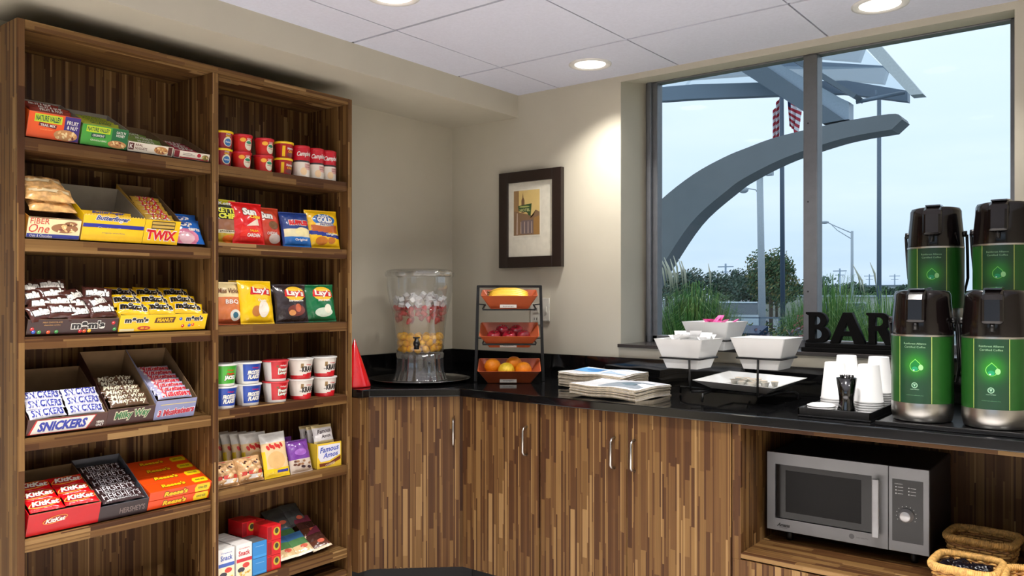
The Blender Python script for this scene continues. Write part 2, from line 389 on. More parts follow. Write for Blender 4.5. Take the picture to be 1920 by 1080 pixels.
# angled corner cabinet
A = Vector((.35, 2.49)); B_ = Vector((.655, 2.772)); L_ = (B_-A).length; ang = math.degrees(math.atan2(B_.y-A.y, B_.x-A.x))
c3 = thing('corner_cabinet', 'angled striped wood corner cabinet under the drink dispenser', 'cabinet', T(A.x, A.y, 0) @ RZ(ang))
Mi = (T(A.x, A.y, 0) @ RZ(ang)).inverted()
pts = [(.345, 2.437), (.348, 2.49), (.36, 2.515), (.64, 2.775), (.655, 2.79), (.655, 3.42), (.01, 3.42), (.01, 2.437)]
b = MB(); b.prism([tuple((Mi @ Vector((x, y, 0)))[:2]) for x, y in pts], .1, .876, WZ); b.build('body', c3)
b = MB(); b.prism([tuple((Mi @ Vector((x, y, 0)))[:2]) for x, y in [(.28, 2.437), (.29, 2.52), (.62, 2.83), (.655, 2.85), (.655, 3.4), (.01, 3.4), (.01, 2.437)]], 0, .1, TOE); b.build('toe_kick', c3)
d = MB().box(.004, L_-.004, 0, .02, .105, .875, WZ).build('door', c3, .001); handle(d, L_-.035, 0, .655, .775)
# open microwave unit
c4 = thing('open_cabinet', 'open striped wood cabinet niche holding the microwave', 'cabinet', T(1.939, CY, 0))
Wn = 1.45; D_ = 3.43-CY
MB().box(.002, .034, 0, D_, .1, .876, WZ).build('side_panel', c4, .001); MB().box(Wn-.03, Wn, 0, D_, .1, .876, WZ).build('side_panel', c4, .001)
MB().box(.034, Wn-.03, 0, .02, .862, .876, WX).build('top_rail', c4, .001)
MB().box(.034, Wn-.03, D_-.015, D_, .1, .876, WZ).build('back_panel', c4)
MB().box(.034, Wn-.03, 0, D_-.015, .402, .42, WX).build('shelf', c4, .001)
MB().box(.004, Wn, -.002, .018, .105, .397, WZ).build('lower_panel', c4, .001)
MB().box(.002, Wn, .07, .09, 0, .1, TOE).build('toe_kick', c4)
# worktop
pts = [(0.001, 2.437), (.372, 2.437), (.372, 2.476), (.668, 2.75), (3.45, 2.75), (3.45, 3.438), (0.001, 3.438)]
b = MB(); b.prism(pts, .878, .914, GRAN)
wt = b.build('worktop', bevel=.004); tag(wt, 'polished black granite worktop with angled corner and backsplash', 'worktop')
b = MB(); b.box(.001, .021, 2.437, 3.438, .914, 1.034, GRAN); b.box(.021, 3.45, 3.418, 3.438, .914, 1.034, GRAN); b.build('backsplash', wt, .002)

# ------------------------------------------------------------------ picture, outlets
fr = thing('picture_frame', 'dark framed small picture hanging on the wall left of the window', 'picture', T(.362, WY0-.03, 1.48))
FRW = mat('dark_frame_wood', (38, 27, 22), .35); W_, H_, B_w = .405, .506, .057
b = MB(); b.box(0, B_w, 0, .029, 0, H_, FRW); b.box(W_-B_w, W_, 0, .029, 0, H_, FRW); b.box(B_w, W_-B_w, 0, .029, 0, B_w, FRW); b.box(B_w, W_-B_w, 0, .029, H_-B_w, H_, FRW)
b.build('frame', fr, .002)
MB().box(B_w, W_-B_w, .014, .02, B_w, H_-B_w, mat('mat_board', (214, 209, 192), .85)).build('mat_board', fr)
b = MB(); px0, px1, pz0, pz1 = .093, .262, .17, .405; pw, ph = px1-px0, pz1-pz0
q = lambda c: P(*c, r=.6)
b.rect(px0-.008, px1+.008, pz0-.008, pz1+.008, q((222, 217, 200)), flat(.0135)); s_ = flat(.013)
b.rect(px0, px1, pz0, pz1, q((214, 186, 118)), s_)
def pp(l, c, e=.0006): b.poly([(px0+pw*x, pz0+ph*y) for x, y in l], q(c), s_, e)
pp([(0, 0), (.2, 0), (.2, 1), (0, 1)], (150, 118, 78)); pp([(0, 0), (1, 0), (1, .5), (.85, .55), (.75, .42), (.6, .45), (0, .55)], (128, 100, 72), .0007)
pp([(.3, .5), (.42, .5), (.42, .78), (.38, .84), (.36, .95), (.34, .84), (.3, .78)], (120, 90, 62), .0008)
pp([(.78, 0), (1, 0), (1, .42), (.78, .38)], (150, 112, 60), .0008); pp([(.1, .02), (.16, .02), (.16, .5), (.12, .5)], (180, 160, 140), .0009)
pp([(.3, .03), (.75, .03), (.75, .33), (.3, .33)], (110, 95, 95), .0009)
for i in range(5): pp([(.12+i*.14, .04), (.16+i*.14, .04), (.155+i*.14, .3), (.125+i*.14, .3)], (170, 150, 135), .001)
pp([(.17, .66), (.70, .70), (.66, .42), (.58, .44), (.56, .5), (.2, .54)], (52, 78, 40), .0011)
b.ell(px0+pw*.42, pz0+ph*.635, pw*.2, ph*.018, q((170, 176, 100)), s_, .0014); b.text('HOTEL', px0+pw*.44, pz0+ph*.56, pw*.4, ph*.06, q((205, 205, 140)), s_, e=.0016)
b.build('print', fr)
WPL = mat('outlet_plastic', (206, 203, 192), .4)
o_ = thing('wall_outlet', 'beige double wall outlet behind the fruit stand', 'outlet', T(.595, WY0-.006, 1.235))
b = MB(); b.box(-.04, .035, 0, .005, -.055, .055, WPL); b.build('plate', o_, .002)
b = MB()
for z in (-.024, .024):
    b.box(-.02, .015, -.003, 0, z-.015, z+.015, WPL)
    for x in (-.011, .004): b.box(x-.0015, x+.0015, -.0035, -.0028, z-.006, z+.006, BLACKP)
b.build('socket', o_)
o_ = thing('wall_switch', 'pale wall switch plate right of the fruit stand post', 'switch', T(.655, WY0-.008, 1.26))
MB().box(-.022, .022, 0, .0075, -.06, .06, WPL).build('plate', o_, .002); MB().box(-.006, .006, -.004, 0, -.014, .014, WPL).build('toggle', o_)

# ------------------------------------------------------------------ packaging builders
def SH(y, z, tilt=0, x=.285, yaw=0): return T(x, y, z) @ RZ(90) @ RX(tilt) @ RZ(yaw)   # local: x to the right along the shelf, y into it, z up
def pouch(w_, h_, t_, colf, back, wr=.05, seed=0, n=(32, 40), crimp=.93, texts=None, nm=None):
    """sealed bag standing on its lower edge, front towards -y"""
    rnd = random.Random(seed); ph = [rnd.uniform(0, 6.28) for _ in range(8)]
    def th(a, b):
        k = 0 if abs(b) >= crimp else (1-(abs(b)/crimp)**3.2)**.75
        e = max(0, 1-abs(a)**3.0)**.6
        wv = wr*(math.sin(9*a+ph[0]+4*b)+math.sin(13*b+ph[1]-5*a)*.7+math.sin(19*a*b+ph[2])*.6+math.sin(23*a+ph[3])*.4*abs(b)**2)
        return t_/2*k*e*(1+wv)+.0003
    def pos(a, b, sgn, e=0):
        x = a*w_/2*(1-.045*(1-b*b)) + .004*w_*math.sin(7*b+ph[4])
        return (x, sgn*(th(a, b)+e), (b+1)*h_/2)
    def sf(u, v, e):
        b = max(-1, min(1, 2*v/h_-1)); a = max(-1, min(1, 2*u/w_/(1-.045*(1-b*b)))); return pos(a, b, -1, e)
    m = MB()
    m.grid(n[0], n[1], lambda i, j: pos(2*i-1, 2*j-1, -1), (lambda i, j: colf(2*i-1, 2*j-1)) if callable(colf) else colf)
    m.grid(n[0]//2, n[1]//2, lambda i, j: pos(1-2*i, 2*j-1, 1), back)
    return m, sf
def mk(m, name, label, cat, M, group=None, bevel=0):
    return tag(m.build(name, M=M, bevel=bevel), label, cat, group)

def tray(name, label, M, w_, d, hf, hb, outm, inn, deco=None, side=None, back=None, cat='box', lip=0, cutx=None):
    """open counter display box: low printed front, sides that climb to a tall back"""
    t = .0022; m = MB(); side = side or outm; back = back or inn
    m.box(-w_/2, w_/2, 0, t, 0, hf, inn, front=outm)
    k = d*.18
    for s_ in (-1, 1):
        xa = s_*w_/2; xb = xa-s_*t; xo, xi = (xa, xb)
        pr = [(t, 0), (d, 0), (d, hb), (k+.01, hf+(hb-hf)*.25), (t, hf)]
        if s_ < 0: m.prismx(pr, xa, xb, side, inn)
        else: m.prismx(pr, xb, xa, inn, side)
    m.box(-w_/2, w_/2, t, d, 0, t, inn)
    if deco: deco(m)
    o = mk(m, name, label, cat, M)
    bb = MB(); bb.box(-w_/2+t, w_/2-t, d-t, d, 0, hb, back, front=inn); bb.build('back_panel', o)
    return o
BAR = {}
def bar(kind, w_, h_, t_, base, texts, M, label, group, name='candy_bar', back=None, extra=None):
    if kind not in BAR:
        m, sf = pouch(w_, h_, t_, base, back or (base if not callable(base) else PG(90, 70, 60)), wr=.06, seed=len(BAR), n=(24, 12), crimp=.97)
        for a in texts: m.text(*a[:6], sf=sf, **{**dict(e=.0016), **a[6]})
        BAR[kind] = mk(m, name, label, 'snack', M, group); return BAR[kind]
    return copy_tree(BAR[kind], M, label, group)
LAY = lambda x, y, z, yaw=0, tip=0: T(x, y, z) @ RZ(yaw) @ RX(-90+tip)       # a bar lying on its back
Yw, Rd, Bl, Wh, Bk, Gn, Or, Br = (244, 196, 20), (206, 24, 30), (28, 44, 140), (240, 238, 230), (24, 20, 22), (30, 110, 50), (232, 86, 20), (70, 34, 26)

# ---- top left shelf: granola and fruit bar boxes
z = LZ[0]+.006
def food(m, u, v, a, b_, e=.0007, seed=1, col=(196, 140, 84)):
    r_ = random.Random(seed); m.ell(u, v, a, b_, P(*col), e=e)
    for i in range(14):
        m.ell(u+r_.uniform(-.75, .75)*a, v+r_.uniform(-.6, .6)*b_, a*.16, b_*.2, P(*r_.choice([(226, 184, 120), (150, 92, 52), (120, 50, 40), (238, 214, 160)])), e=e+.0002+i*.00001, rot=r_.uniform(0, 3), n=8)
def d1(m):
    m.rect(.03, .0795, .001, .082, P(58, 40, 120)); m.rect(-.062, .022, .052, .078, P(196, 216, 40), e=.0006)
    m.text('NATURE VALLEY', -.02, .065, .076, .018, P(20, 90, 60), bold=.03); m.poly([(-.048, .040), (.006, .035), (.008, .047), (-.046, .052)], P(110, 24, 20))
    m.text('TRAIL MIX', -.02, .0435, .046, .008, P(*Wh), e=.0012); m.text('FRUIT', .055, .062, .036, .013, P(*Wh), rot=-.05); m.text('& NUT', .056, .046, .034, .012, P(*Wh), rot=-.05)
    m.text('chewy granola bars', -.022, .029, .04, .004, P(250, 190, 120), bold=0); food(m, .038, .019, .037, .018)
M1 = SH(1.180, z, TILT); tray('snack_box', 'orange and purple trail mix bar box on the top left shelf', M1, .160, .17, .083, .093, P(*Or), GREYC, d1, side=P(*Or))
def d2(m):
    m.rect(.022, .0775, .001, .068, P(30, 104, 60)); m.rect(-.064, .016, .045, .066, P(196, 216, 40), e=.0006)
    m.text('NATURE VALLEY', -.024, .0555, .074, .014, P(20, 90, 60), bold=.03); m.poly([(-.046, .028), (.002, .030), (0, .043), (-.046, .041)], P(20, 80, 60))
    m.text('CRUNCHY', -.022, .0355, .040, .008, P(*Wh), e=.0012); m.text("OATS 'N", .052, .056, .032, .009, P(*Wh)); m.text('HONEY', .052, .045, .03, .009, P(*Wh))
    m.text('GRANOLA BARS', -.02, .019, .054, .006, P(220, 230, 200)); food(m, .044, .014, .032, .013, seed=3)
M2 = SH(1.345, z, TILT); tray('snack_box', 'green crunchy granola bar box on the top left shelf', M2, .156, .17, .069, .085, P(70, 160, 60), GREYC, d2, side=P(70, 160, 60))
def d3(m):
    m.box(-.083, .083, -.0008, 0, 0, .034, P(232, 224, 206)); m.rect(-.081, -.062, .006, .030, P(90, 40, 34), e=.001); m.text('K', -.0715, .018, .012, .015, P(*Wh), e=.0014)
    m.text('REAL', -.044, .025, .026, .008, P(110, 60, 50), e=.0012); m.text('NUGGETS', -.036, .013, .044, .009, P(110, 60, 50), e=.0012); food(m, .038, .016, .026, .014, e=.001, seed=5); m.rect(.064, .08, .002, .032, P(90, 40, 34), e=.001)
M3 = SH(1.511, z, TILT); tray('snack_box', 'low cream box of nut bars, third on the top left shelf', M3, .164, .21, .034, .052, P(232, 224, 206), KRAFT, d3)
def d4(m):
    m.rect(-.07, -.05, .002, .027, P(120, 30, 40)); m.rect(-.048, .068, .001, .006, P(170, 30, 40)); m.rect(-.037, .012, .014, .0155, P(90, 80, 70))
    m.rect(-.037, .0, .019, .0205, P(90, 80, 70)); m.ell(.028, .018, .008, .007, P(170, 30, 50)); food(m, .054, .013, .014, .010, seed=8, col=(120, 130, 60))
M4 = SH(1.671, z, TILT); tray('snack_box', 'low white and red fruit bar box beside the bookcase divider', M4, .142, .21, .028, .045, P(236, 226, 210), KRAFT, d4)
for k in range(5):
    bar('trail', .13, .034, .014, PG(150, 60, 50), [('FRUIT & NUT', 0, .017, .07, .012, P(*Wh), {})], M1 @ LAY(random.uniform(-.008, .008), .022+k*.027, .072+.003*(k % 2), random.uniform(-6, 6), 30), 'red foil trail mix bar in the orange box', 'trail mix bars in the orange box', 'snack_bar')
for k in range(4):
    bar('oats', .13, .036, .014, PG(176, 186, 60), [('OATS & HONEY', 0, .018, .07, .012, P(20, 80, 50), {})], M2 @ LAY(random.uniform(-.006, .006), .022+k*.03, .058, random.uniform(-5, 5), 28), 'yellow green foil granola bar in the green box', 'granola bars in the green box', 'snack_bar')
for k in range(4):
    bar('nugget', .13, .04, .014, PG(140, 170, 90), [('NUGGETS', 0, .02, .06, .014, P(*Wh), {})], M3 @ LAY(random.uniform(-.01, .01), .03+k*.036, .018+.004*(k % 2), random.uniform(-8, 8), 18), 'green foil nut bar in the low cream box', 'nut bars in the low cream box', 'snack_bar')
for k in range(4):
    bar('fruitbar', .115, .036, .014, PG(176, 70, 84), [('fruit & nut', 0, .018, .06, .014, P(*Wh), {})], M4 @ LAY(random.uniform(-.006, .006), .03+k*.036, .014, random.uniform(-8, 8), 18), 'pink foil fruit bar in the low white box', 'fruit bars in the low white box', 'snack_bar')

# ---- second left shelf
z = LZ[1]+.006
def d1(m):
    m.rect(-.081, .081, .001, .014, P(*Bl)); m.text('Oats & Chocolate', -.038, .0075, .068, .009, P(*Wh), e=.0012, bold=0)
    m.text('FIBER', -.046, .056, .058, .018, P(200, 50, 40), bold=0); m.text('One', -.046, .032, .062, .028, P(200, 50, 40), bold=0, shear=.25); food(m, .032, .036, .042, .016, seed=11, col=(150, 100, 60))
    food(m, .05, .052, .02, .008, seed=12, col=(150, 100, 60)); m.rect(-.081, .081, .066, .0685, P(120, 70, 40))
M1 = SH(1.1815, z, TILT); tray('snack_box', 'white and blue oat bar box with pastries piled on top', M1, .163, .17, .069, .075, P(238, 226, 176), KRAFT, d1, side=P(200, 130, 50))
def pastry_mat():
    if 'pastry' in MATS: return MATS['pastry']
    m = mat('pastry', (206, 160, 100), .3, var=.45, scale=45, spec=.6, bump=.3); return m
m, sf = pouch(.15, .075, .034, pastry_mat(), pastry_mat(), wr=.1, seed=5); m.rect(-.06, .06, .03, .045, P(236, 214, 170), sf, e=.0008)
pas = mk(m, 'wrapped_pastry', 'wrapped golden pastry piled on the oat bar box', 'pastry', M1 @ LAY(0, .02, .085, 2, 22), 'wrapped pastries on the oat bar box')
for k, (x, y, zz, a) in enumerate([(-.012, .025, .118, -5), (.008, .085, .10, 6), (-.01, .09, .135, 3)]): copy_tree(pas, M1 @ LAY(x, y, zz, a, 20), 'wrapped golden pastry piled on the oat bar box')
def d2(m):
    m.rect(-.1045, .1045, .048, .061, P(30, 40, 150)); m.text('Butterfinger', -.008, .079, .115, .021, P(24, 50, 130), bold=.03, shear=.3, ol=P(*Wh), rot=-.02)
    m.text('Butterfinger', .006, .041, .128, .014, P(24, 50, 130), bold=.03, shear=.3, ol=P(*Wh), rot=-.02); m.rect(-.1045, .1045, .02, .047, P(*Yw), e=.0018)
    m.text('crispety crunchety', 0, .03, .08, .006, P(24, 50, 130), bold=0, e=.0022)
    for i in range(21): m.poly([(-.105+i*.01, .0885), (-.095+i*.01, .0885), (-.1+i*.01, .093)], PG(240, 200, 90), flat(.001), 0)
M2 = SH(1.374, z, TILT); tray('candy_box', 'yellow and blue candy box with a tall open grey back', M2, .211, .23, .089, .135, P(*Yw), GREYC, d2, side=P(*Yw))
def d3(m):
    m.text('TWIX', 0, .033, .112, .036, P(*Rd), bold=.05, shear=.0, ol=P(*Wh), olw=.035, rot=-.03); m.rect(-.042, .046, .056, .085, P(60, 46, 30), e=.0008)
    for i in range(2): m.rect(-.04, .044, .060+i*.013, .069+i*.013, PG(206, 170, 80), e=.0012)
M3 = SH(1.547, z, TILT); tray('candy_box', 'yellow caramel cookie bar box with red lettering', M3, .132, .25, .089, .15, P(*Yw), KRAFT, d3, side=P(190, 150, 60))
for k in range(4):
    bar('butter', .17, .036, .017, PG(240, 190, 40), [('Butterfinger', 0, .018, .11, .018, P(30, 50, 140), dict(shear=.3))], M2 @ LAY(random.uniform(-.01, .01), .026+k*.036, .074-.012*k, random.uniform(-4, 4), 24), 'yellow foil candy bar in the blue striped yellow box', 'candy bars in the yellow and blue box')
for k in range(5):
    bar('twix', .11, .034, .016, PG(214, 170, 70), [('TWIX', 0, .017, .07, .026, P(*Rd), dict(bold=.05, ol=P(*Wh)))], M3 @ LAY(random.uniform(-.004, .004), .024+k*.03, .080+.008*k, random.uniform(-3, 3), 26), 'gold and red cookie bar in the yellow caramel bar box', 'cookie bars in the yellow box')
def pc(a, b): 
    if (a+.1)**2/.7+(b+.55)**2/.55 < .75: return PG(224, 130, 160) if (a+.1)**2/.5+(b+.6)**2/.4 > .45 else PG(236, 190, 200)
    return PG(40, 110, 200)
m, sf = pouch(.135, .105, .03, pc, PG(40, 110, 200), seed=9); m.text('POP', -.01, .078, .075, .022, P(*Wh), sf=sf, bold=.06, ol=P(30, 50, 140), rot=-.08); m.text('tarts', .03, .056, .05, .014, P(*Wh), sf=sf, bold=.05)
TARTS = mk(m, 'toaster_pastry_pack', 'blue and pink foil toaster pastry pack leaning beside the divider', 'snack', SH(1.668, z+.008, -28, .272)); 
copy_tree(TARTS, SH(1.672, z+.03, -26, .24), 'blue and pink foil toaster pastry pack behind the first one')

# ---- third left shelf: two big candy boxes
z = LZ[2]+.006
def mm(m, u, v, w_, h_, sf=None, fill=Bk, ol=Wh, e=.001): m.text("m&m's", u, v, w_, h_, P(*fill), sf=sf, bold=.06, ol=P(*ol), olw=.04, e=e)
def dots(m, l, v=None):
    for i, (u, v, c) in enumerate(l): m.ell(u, v, .0062, .0062, P(*c), e=.0009+i*.00001, n=16); m.ell(u-.0015, v+.002, .0018, .0014, P(245, 245, 240), e=.0012, n=8)
def d1(m):
    mm(m, .045, .030, .108, .026); m.text('MILK CHOCOLATE', -.07, .042, .06, .005, P(210, 160, 90), bold=0); m.text('chocolate candies', -.07, .033, .05, .004, P(210, 160, 90), bold=0)
    dots(m, [(-.13, .02, Rd), (-.125, .01, (40, 90, 200)), (-.108, .009, (60, 160, 70)), (-.08, .008, Or), (-.055, .009, (60, 160, 70)), (.02, .008, Rd), (.034, .008, Or), (.05, .009, Yw), (.128, .035, Rd), (.135, .012, (60, 160, 70))])
M1 = SH(1.2455, z, TILT); tray('candy_box', 'dark brown chocolate candy box heaped with packs, third left shelf', M1, .290, .19, .052, .075, P(56, 30, 28), KRAFT, d1, side=P(46, 26, 24))
def d2(m):
    mm(m, -.105, .043, .085, .020); mm(m, .115, .045, .068, .020); m.poly([(-.04, .030), (.035, .030), (.04, .052), (-.035, .050)], P(90, 50, 26)); m.text('PEANUT', 0, .041, .06, .014, P(*Yw), bold=.04, e=.0015)
    dots(m, [(.06, .044, (50, 90, 190)), (.072, .016, Rd), (.098, .018, (50, 90, 190)), (.112, .02, Or), (.14, .014, Yw)]); m.ell(-.075, .012, .024, .008, P(200, 60, 40)); m.text('48 ct', -.075, .012, .028, .008, P(*Yw), e=.0014)
    m.rect(-.162, -.11, .001, .010, P(236, 224, 180))
M2 = SH(1.5605, z, TILT); tray('candy_box', 'large bright yellow peanut candy box, third left shelf', M2, .331, .24, .062, .075, P(248, 200, 16), KRAFT, d2, side=P(248, 200, 16))
for k in range(14):
    i, j = k % 4, k//4
    bar('mmbrown', .098, .058, .026, PG(74, 40, 34), [("m&m's", 0, .029, .074, .028, P(*Wh), dict(bold=.08, ol=P(30, 16, 14)))], M1 @ LAY(-.088+i*.061+random.uniform(-.008, .008), .008+j*.035, .045+.016*j+.008*(k % 2), random.uniform(-35, 35), 38), 'brown chocolate candy pack heaped in the dark brown box', 'brown candy packs in the dark brown box', 'candy_pack')
for k in range(9):
    i, j = k % 3, k//3
    bar('mmyellow', .11, .068, .026, PG(246, 200, 24), [("m&m's", 0, .034, .088, .034, P(*Bk), dict(bold=.08, ol=P(*Wh)))], M2 @ LAY(-.105+i*.105+random.uniform(-.008, .008), .02+j*.05, .052+.01*j, random.uniform(-24, -8), 22), 'yellow peanut candy pack lying in the big yellow box', 'yellow candy packs in the yellow box', 'candy_pack')

# ---- fourth left shelf
z = LZ[3]+.006
def d1(m):
    m.poly([(-.122, .002), (.063, .002), (.090, .052), (-.102, .052)], P(190, 30, 30)); m.poly([(-.115, .004), (.059, .004), (.085, .050), (-.098, .050)], P(*Wh), e=.0007); m.text('VEND', .104, .022, .026, .009, P(*Wh), bold=.03); m.text('ONLY', .104, .011, .026, .009, P(*Wh), bold=.03)
    m.text('SNICKERS', -.017, .027, .156, .034, P(30, 50, 160), bold=.05, shear=.25, e=.0012)
M1 = SH(1.226, z, TILT); tray('candy_box', 'brown candy box with big blue lettering, left end of fourth shelf', M1, .252, .25, .055, .12, P(74, 36, 28), KRAFT, d1, side=P(64, 32, 26))
def d2(m):
    m.text('Milky Way', .004, .035, .126, .034, P(60, 120, 70), bold=.04, shear=.2, ol=P(236, 230, 200), rot=.05)
M2 = SH(1.437, z, TILT); tray('candy_box', 'dark brown candy box with green script lettering, middle of fourth shelf', M2, .168, .27, .062, .165, P(62, 26, 22), KRAFT, d2, side=P(52, 24, 20))
def d3(m):
    m.text('3 Musketeers', .004, .028, .142, .026, P(190, 40, 60), bold=.05, shear=.2, ol=P(230, 232, 244), olw=.07, rot=.06); m.rect(-.06, .075, .056, .059, P(220, 200, 120))
M3 = SH(1.601, z, TILT); tray('candy_box', 'silver blue candy box with red script, right end of fourth shelf', M3, .158, .27, .075, .165, P(140, 146, 186), KRAFT, d3, side=P(140, 146, 180))
for k in range(10):
    i, j = k % 2, k//2
    bar('snick', .118, .036, .02, PG(226, 226, 240), [('SNICKERS', 0, .018, .104, .026, P(40, 50, 150), dict(bold=.025, shear=.2))], M1 @ LAY(-.06+i*.121, .012+j*.03, .052+.017*min(j, 2)-.02*max(0, j-2), random.uniform(-3, 5), 30), 'white and blue candy bar in the brown box with blue lettering', 'bars in the brown box with blue lettering')
for k in range(6):
    bar('milky', .14, .034, .02, PG(96, 70, 50), [('Milky Way', 0, .017, .122, .026, P(230, 226, 200), dict(bold=.02, shear=.2))], M2 @ LAY(random.uniform(-.006, .006), .014+k*.027, .060+.005*k, random.uniform(-4, 4), 32), 'brown candy bar with pale script in the dark brown box', 'bars in the box with green script')
for k in range(7):
    bar('musk', .132, .034, .02, PG(180, 180, 214), [('Musketeers', .006, .017, .112, .025, P(200, 40, 60), dict(bold=.05, shear=.2, ol=P(*Wh)))], M3 @ LAY(random.uniform(-.004, .004), .012+k*.028, .074+.004*k, random.uniform(-3, 3), 32), 'silver candy bar with red script in the silver blue box', 'bars in the silver blue box')

# ---- fifth left shelf
z = LZ[4]+.006
def kk(m, u, v, w_, sf, e=.001, rot=0):
    m.ell(u, v, w_*.62, w_*.2, P(250, 170, 60), sf, e-.0003, rot=rot+.12); m.ell(u, v, w_*.58, w_*.165, P(170, 20, 30), sf, e-.0001, rot=rot+.12)
    m.text('KitKat', u, v, w_, w_*.26, P(*Wh), sf=sf, bold=.04, shear=.2, rot=rot, e=e+.0016)
def d1(m): kk(m, -.03, .046, .062, flat(), .0014, .05); m.rect(-.113, .113, .075, .077, P(230, 60, 60))
M1 = SH(1.2125, z, TILT); tray('candy_box', 'bright red wafer bar box, left end of fifth shelf', M1, .227, .24, .078, .10, P(196, 12, 24), KRAFT, d1, side=P(196, 12, 24))
def d2(m): m.text("HERSHEY'S", .03, .026, .09, .022, P(120, 104, 100), bold=.02)
M2 = SH(1.412, z, TILT); tray('candy_box', 'black brown chocolate bar box with tall grey back flap', M2, .172, .25, .055, .105, P(44, 28, 30), P(90, 92, 100, r=.6), d2, side=P(44, 28, 30))
def kb(a, b): return PG(214, 16, 26)
for k in range(6):
    i, j = k % 2, k//2
    if 'kit' not in BAR:
        m, sf = pouch(.108, .055, .014, PG(214, 16, 26), PG(214, 16, 26), wr=.04, seed=20, n=(24, 14)); kk(m, 0, .028, .084, sf, .0016)
        BAR['kit'] = mk(m, 'candy_bar', 'red wafer bar lying in the bright red box', 'snack', M1 @ LAY(-.053, .01, .078, 0, 12), 'red wafer bars in the red box')
    else: copy_tree(BAR['kit'], M1 @ LAY(-.053+i*.108, .008+j*.052, .080+.004*j, random.uniform(-3, 3), 10))
for k in range(5):
    bar('hersh', .15, .05, .014, PG(52, 34, 36), [("HERSHEY'S", 0, .028, .13, .026, P(200, 200, 205), dict(bold=.0)), ('MILK CHOCOLATE', 0, .010, .1, .006, P(200, 200, 205), dict(bold=0))], M2 @ LAY(random.uniform(-.003, .003), .006+k*.042, .060+.004*k, random.uniform(-3, 3), 12), 'dark brown chocolate bar with silver letters in the black box', 'chocolate bars in the black brown box')
rs = None
for k in range(4):
    for j in range(2 if k == 0 else 1):
        Mx = SH(1.622, z, TILT) @ T(0, .003+k*.056, .036*(1 if k else 0)+.036*j*(1 if k == 0 else 0))
        if rs is None:
            m = MB(); m.box(-.121, .121, 0, .055, 0, .0345, P(232, 74, 14)); rr = lambda sf, e=.001: None
            for sf, vv in ((flat(), .018), (top(.0345), .028)):
                m.text("Reese's", -.02, vv, .092, .020, P(*Yw), sf=sf, bold=.05, shear=.15, ol=P(90, 40, 20), olw=.04, e=.0012)
                m.poly([(.058, vv-.016), (.112, vv-.016), (.117, vv), (.112, vv+.015), (.062, vv+.015), (.054, vv)], P(240, 206, 20), sf, .0008); m.text('KING SIZE', .086, vv, .036, .009, P(70, 90, 30), sf=sf, e=.0014)
            rs = mk(m, 'candy_carton', 'orange peanut butter cup carton with yellow tab, lying on fifth shelf', 'box', Mx, 'orange peanut butter cup cartons', .001)
        else: copy_tree(rs, Mx)

# ---- top right shelf: macaroni cups and soups
def cup(name, label, group, M, rt, rb, h, body, lid, deco=None, colf=None, lidh=.007, lipr=.003, cat='cup'):
    m = MB(); nu, nv = 48, 16
    def fn(a, b): th = (a-.5)*2*math.pi; r_ = rb+(rt-rb)*b; return (r_*math.sin(th), -r_*math.cos(th), h*b)
    m.grid(nu, nv, fn, (lambda a, b: colf((a-.5)*2*math.pi, b)) if colf else body); m.disc(rb, .0003, body, 32)
    if deco: deco(m, cyl(lambda v: rb+(rt-rb)*max(0, min(1, v/h))))
    o = mk(m, name, label, cat, M, group)
    l = MB(); l.lathe([(rt-.001, h-.001), (rt+lipr, h), (rt+lipr, h+lidh), (rt+lipr-.002, h+lidh+.001), (rt-.003, h+lidh+.0005), (rt-.005, h+lidh-.0015), (0.0001, h+lidh-.0015)], lid); l.build('lid', o)
    return o
z = LZ[0]; 
def mk1(m, sf): m.ell(0, .026, .018, .019, P(226, 220, 190), sf, .0008); m.ell(0, .024, .014, .014, P(50, 110, 170), sf, .001); m.text('BEEF', 0, .048, .02, .006, P(*Yw), sf=sf); m.text('Ravioli', 0, .025, .02, .007, P(*Wh), sf=sf, e=.0014); m.text('CHEF', 0, .055, .02, .005, P(*Wh), sf=sf)
def mk2(m, sf): m.ell(.006, .026, .018, .021, P(238, 230, 206), sf, .0008); m.ell(.006, .036, .013, .006, P(40, 130, 90), sf, .001); m.text('Lasagna', .006, .026, .022, .006, P(180, 40, 30), sf=sf, e=.0012); m.text('CHEF', .006, .05, .022, .006, P(*Wh), sf=sf); m.ell(-.02, .045, .012, .008, P(244, 180, 60), sf, .0007)
def mk4(m, sf): m.text('Hormel', .008, .040, .034, .010, P(*Wh), sf=sf, bold=.04); m.rect(-.03, -.018, .006, .05, P(*Yw), sf, e=.0007); m.text('Chili', .008, .028, .026, .009, P(*Yw), sf=sf); m.ell(.008, .014, .02, .009, P(120, 60, 60), sf, .0008)
defs = [((150, 40, 50), (244, 206, 30), mk1, 'yellow lidded pasta cup with blue badge', 1.82), ((206, 40, 34), (196, 30, 46), mk2, 'red lidded pasta cup with cream badge, left column', 1.908), ((206, 40, 34), (196, 30, 46), mk2, 'red lidded pasta cup with cream badge, right column', 2.01), ((170, 30, 30), (244, 206, 30), mk4, 'yellow lidded chili cup in red label', 2.107)]
for body, lid, dec, lab, y in defs:
    c0 = cup('food_cup', lab+', lower of the stacked pair', 'pasta and chili cups', SH(y, z+.0005, 0, .25), .038, .033, .060, P(*body), P(*lid), dec)
    copy_tree(c0, SH(y+.004, z+.0695, 0, .25, 3), lab+', upper of the stacked pair')
def soup(m, sf):
    m.text("Campbell's", 0, .095, .082, .026, P(*Wh), sf=sf, bold=.03, shear=.35, rot=.06); m.rect(-.008, .03, .03, .056, P(226, 180, 170), sf); m.ell(-.012, .022, .014, .016, P(240, 206, 160), sf, .0007)
    m.text('CHICKEN', .011, .050, .03, .005, P(150, 50, 50), sf=sf); m.text('NOODLE', .011, .041, .03, .005, P(150, 50, 50), sf=sf)
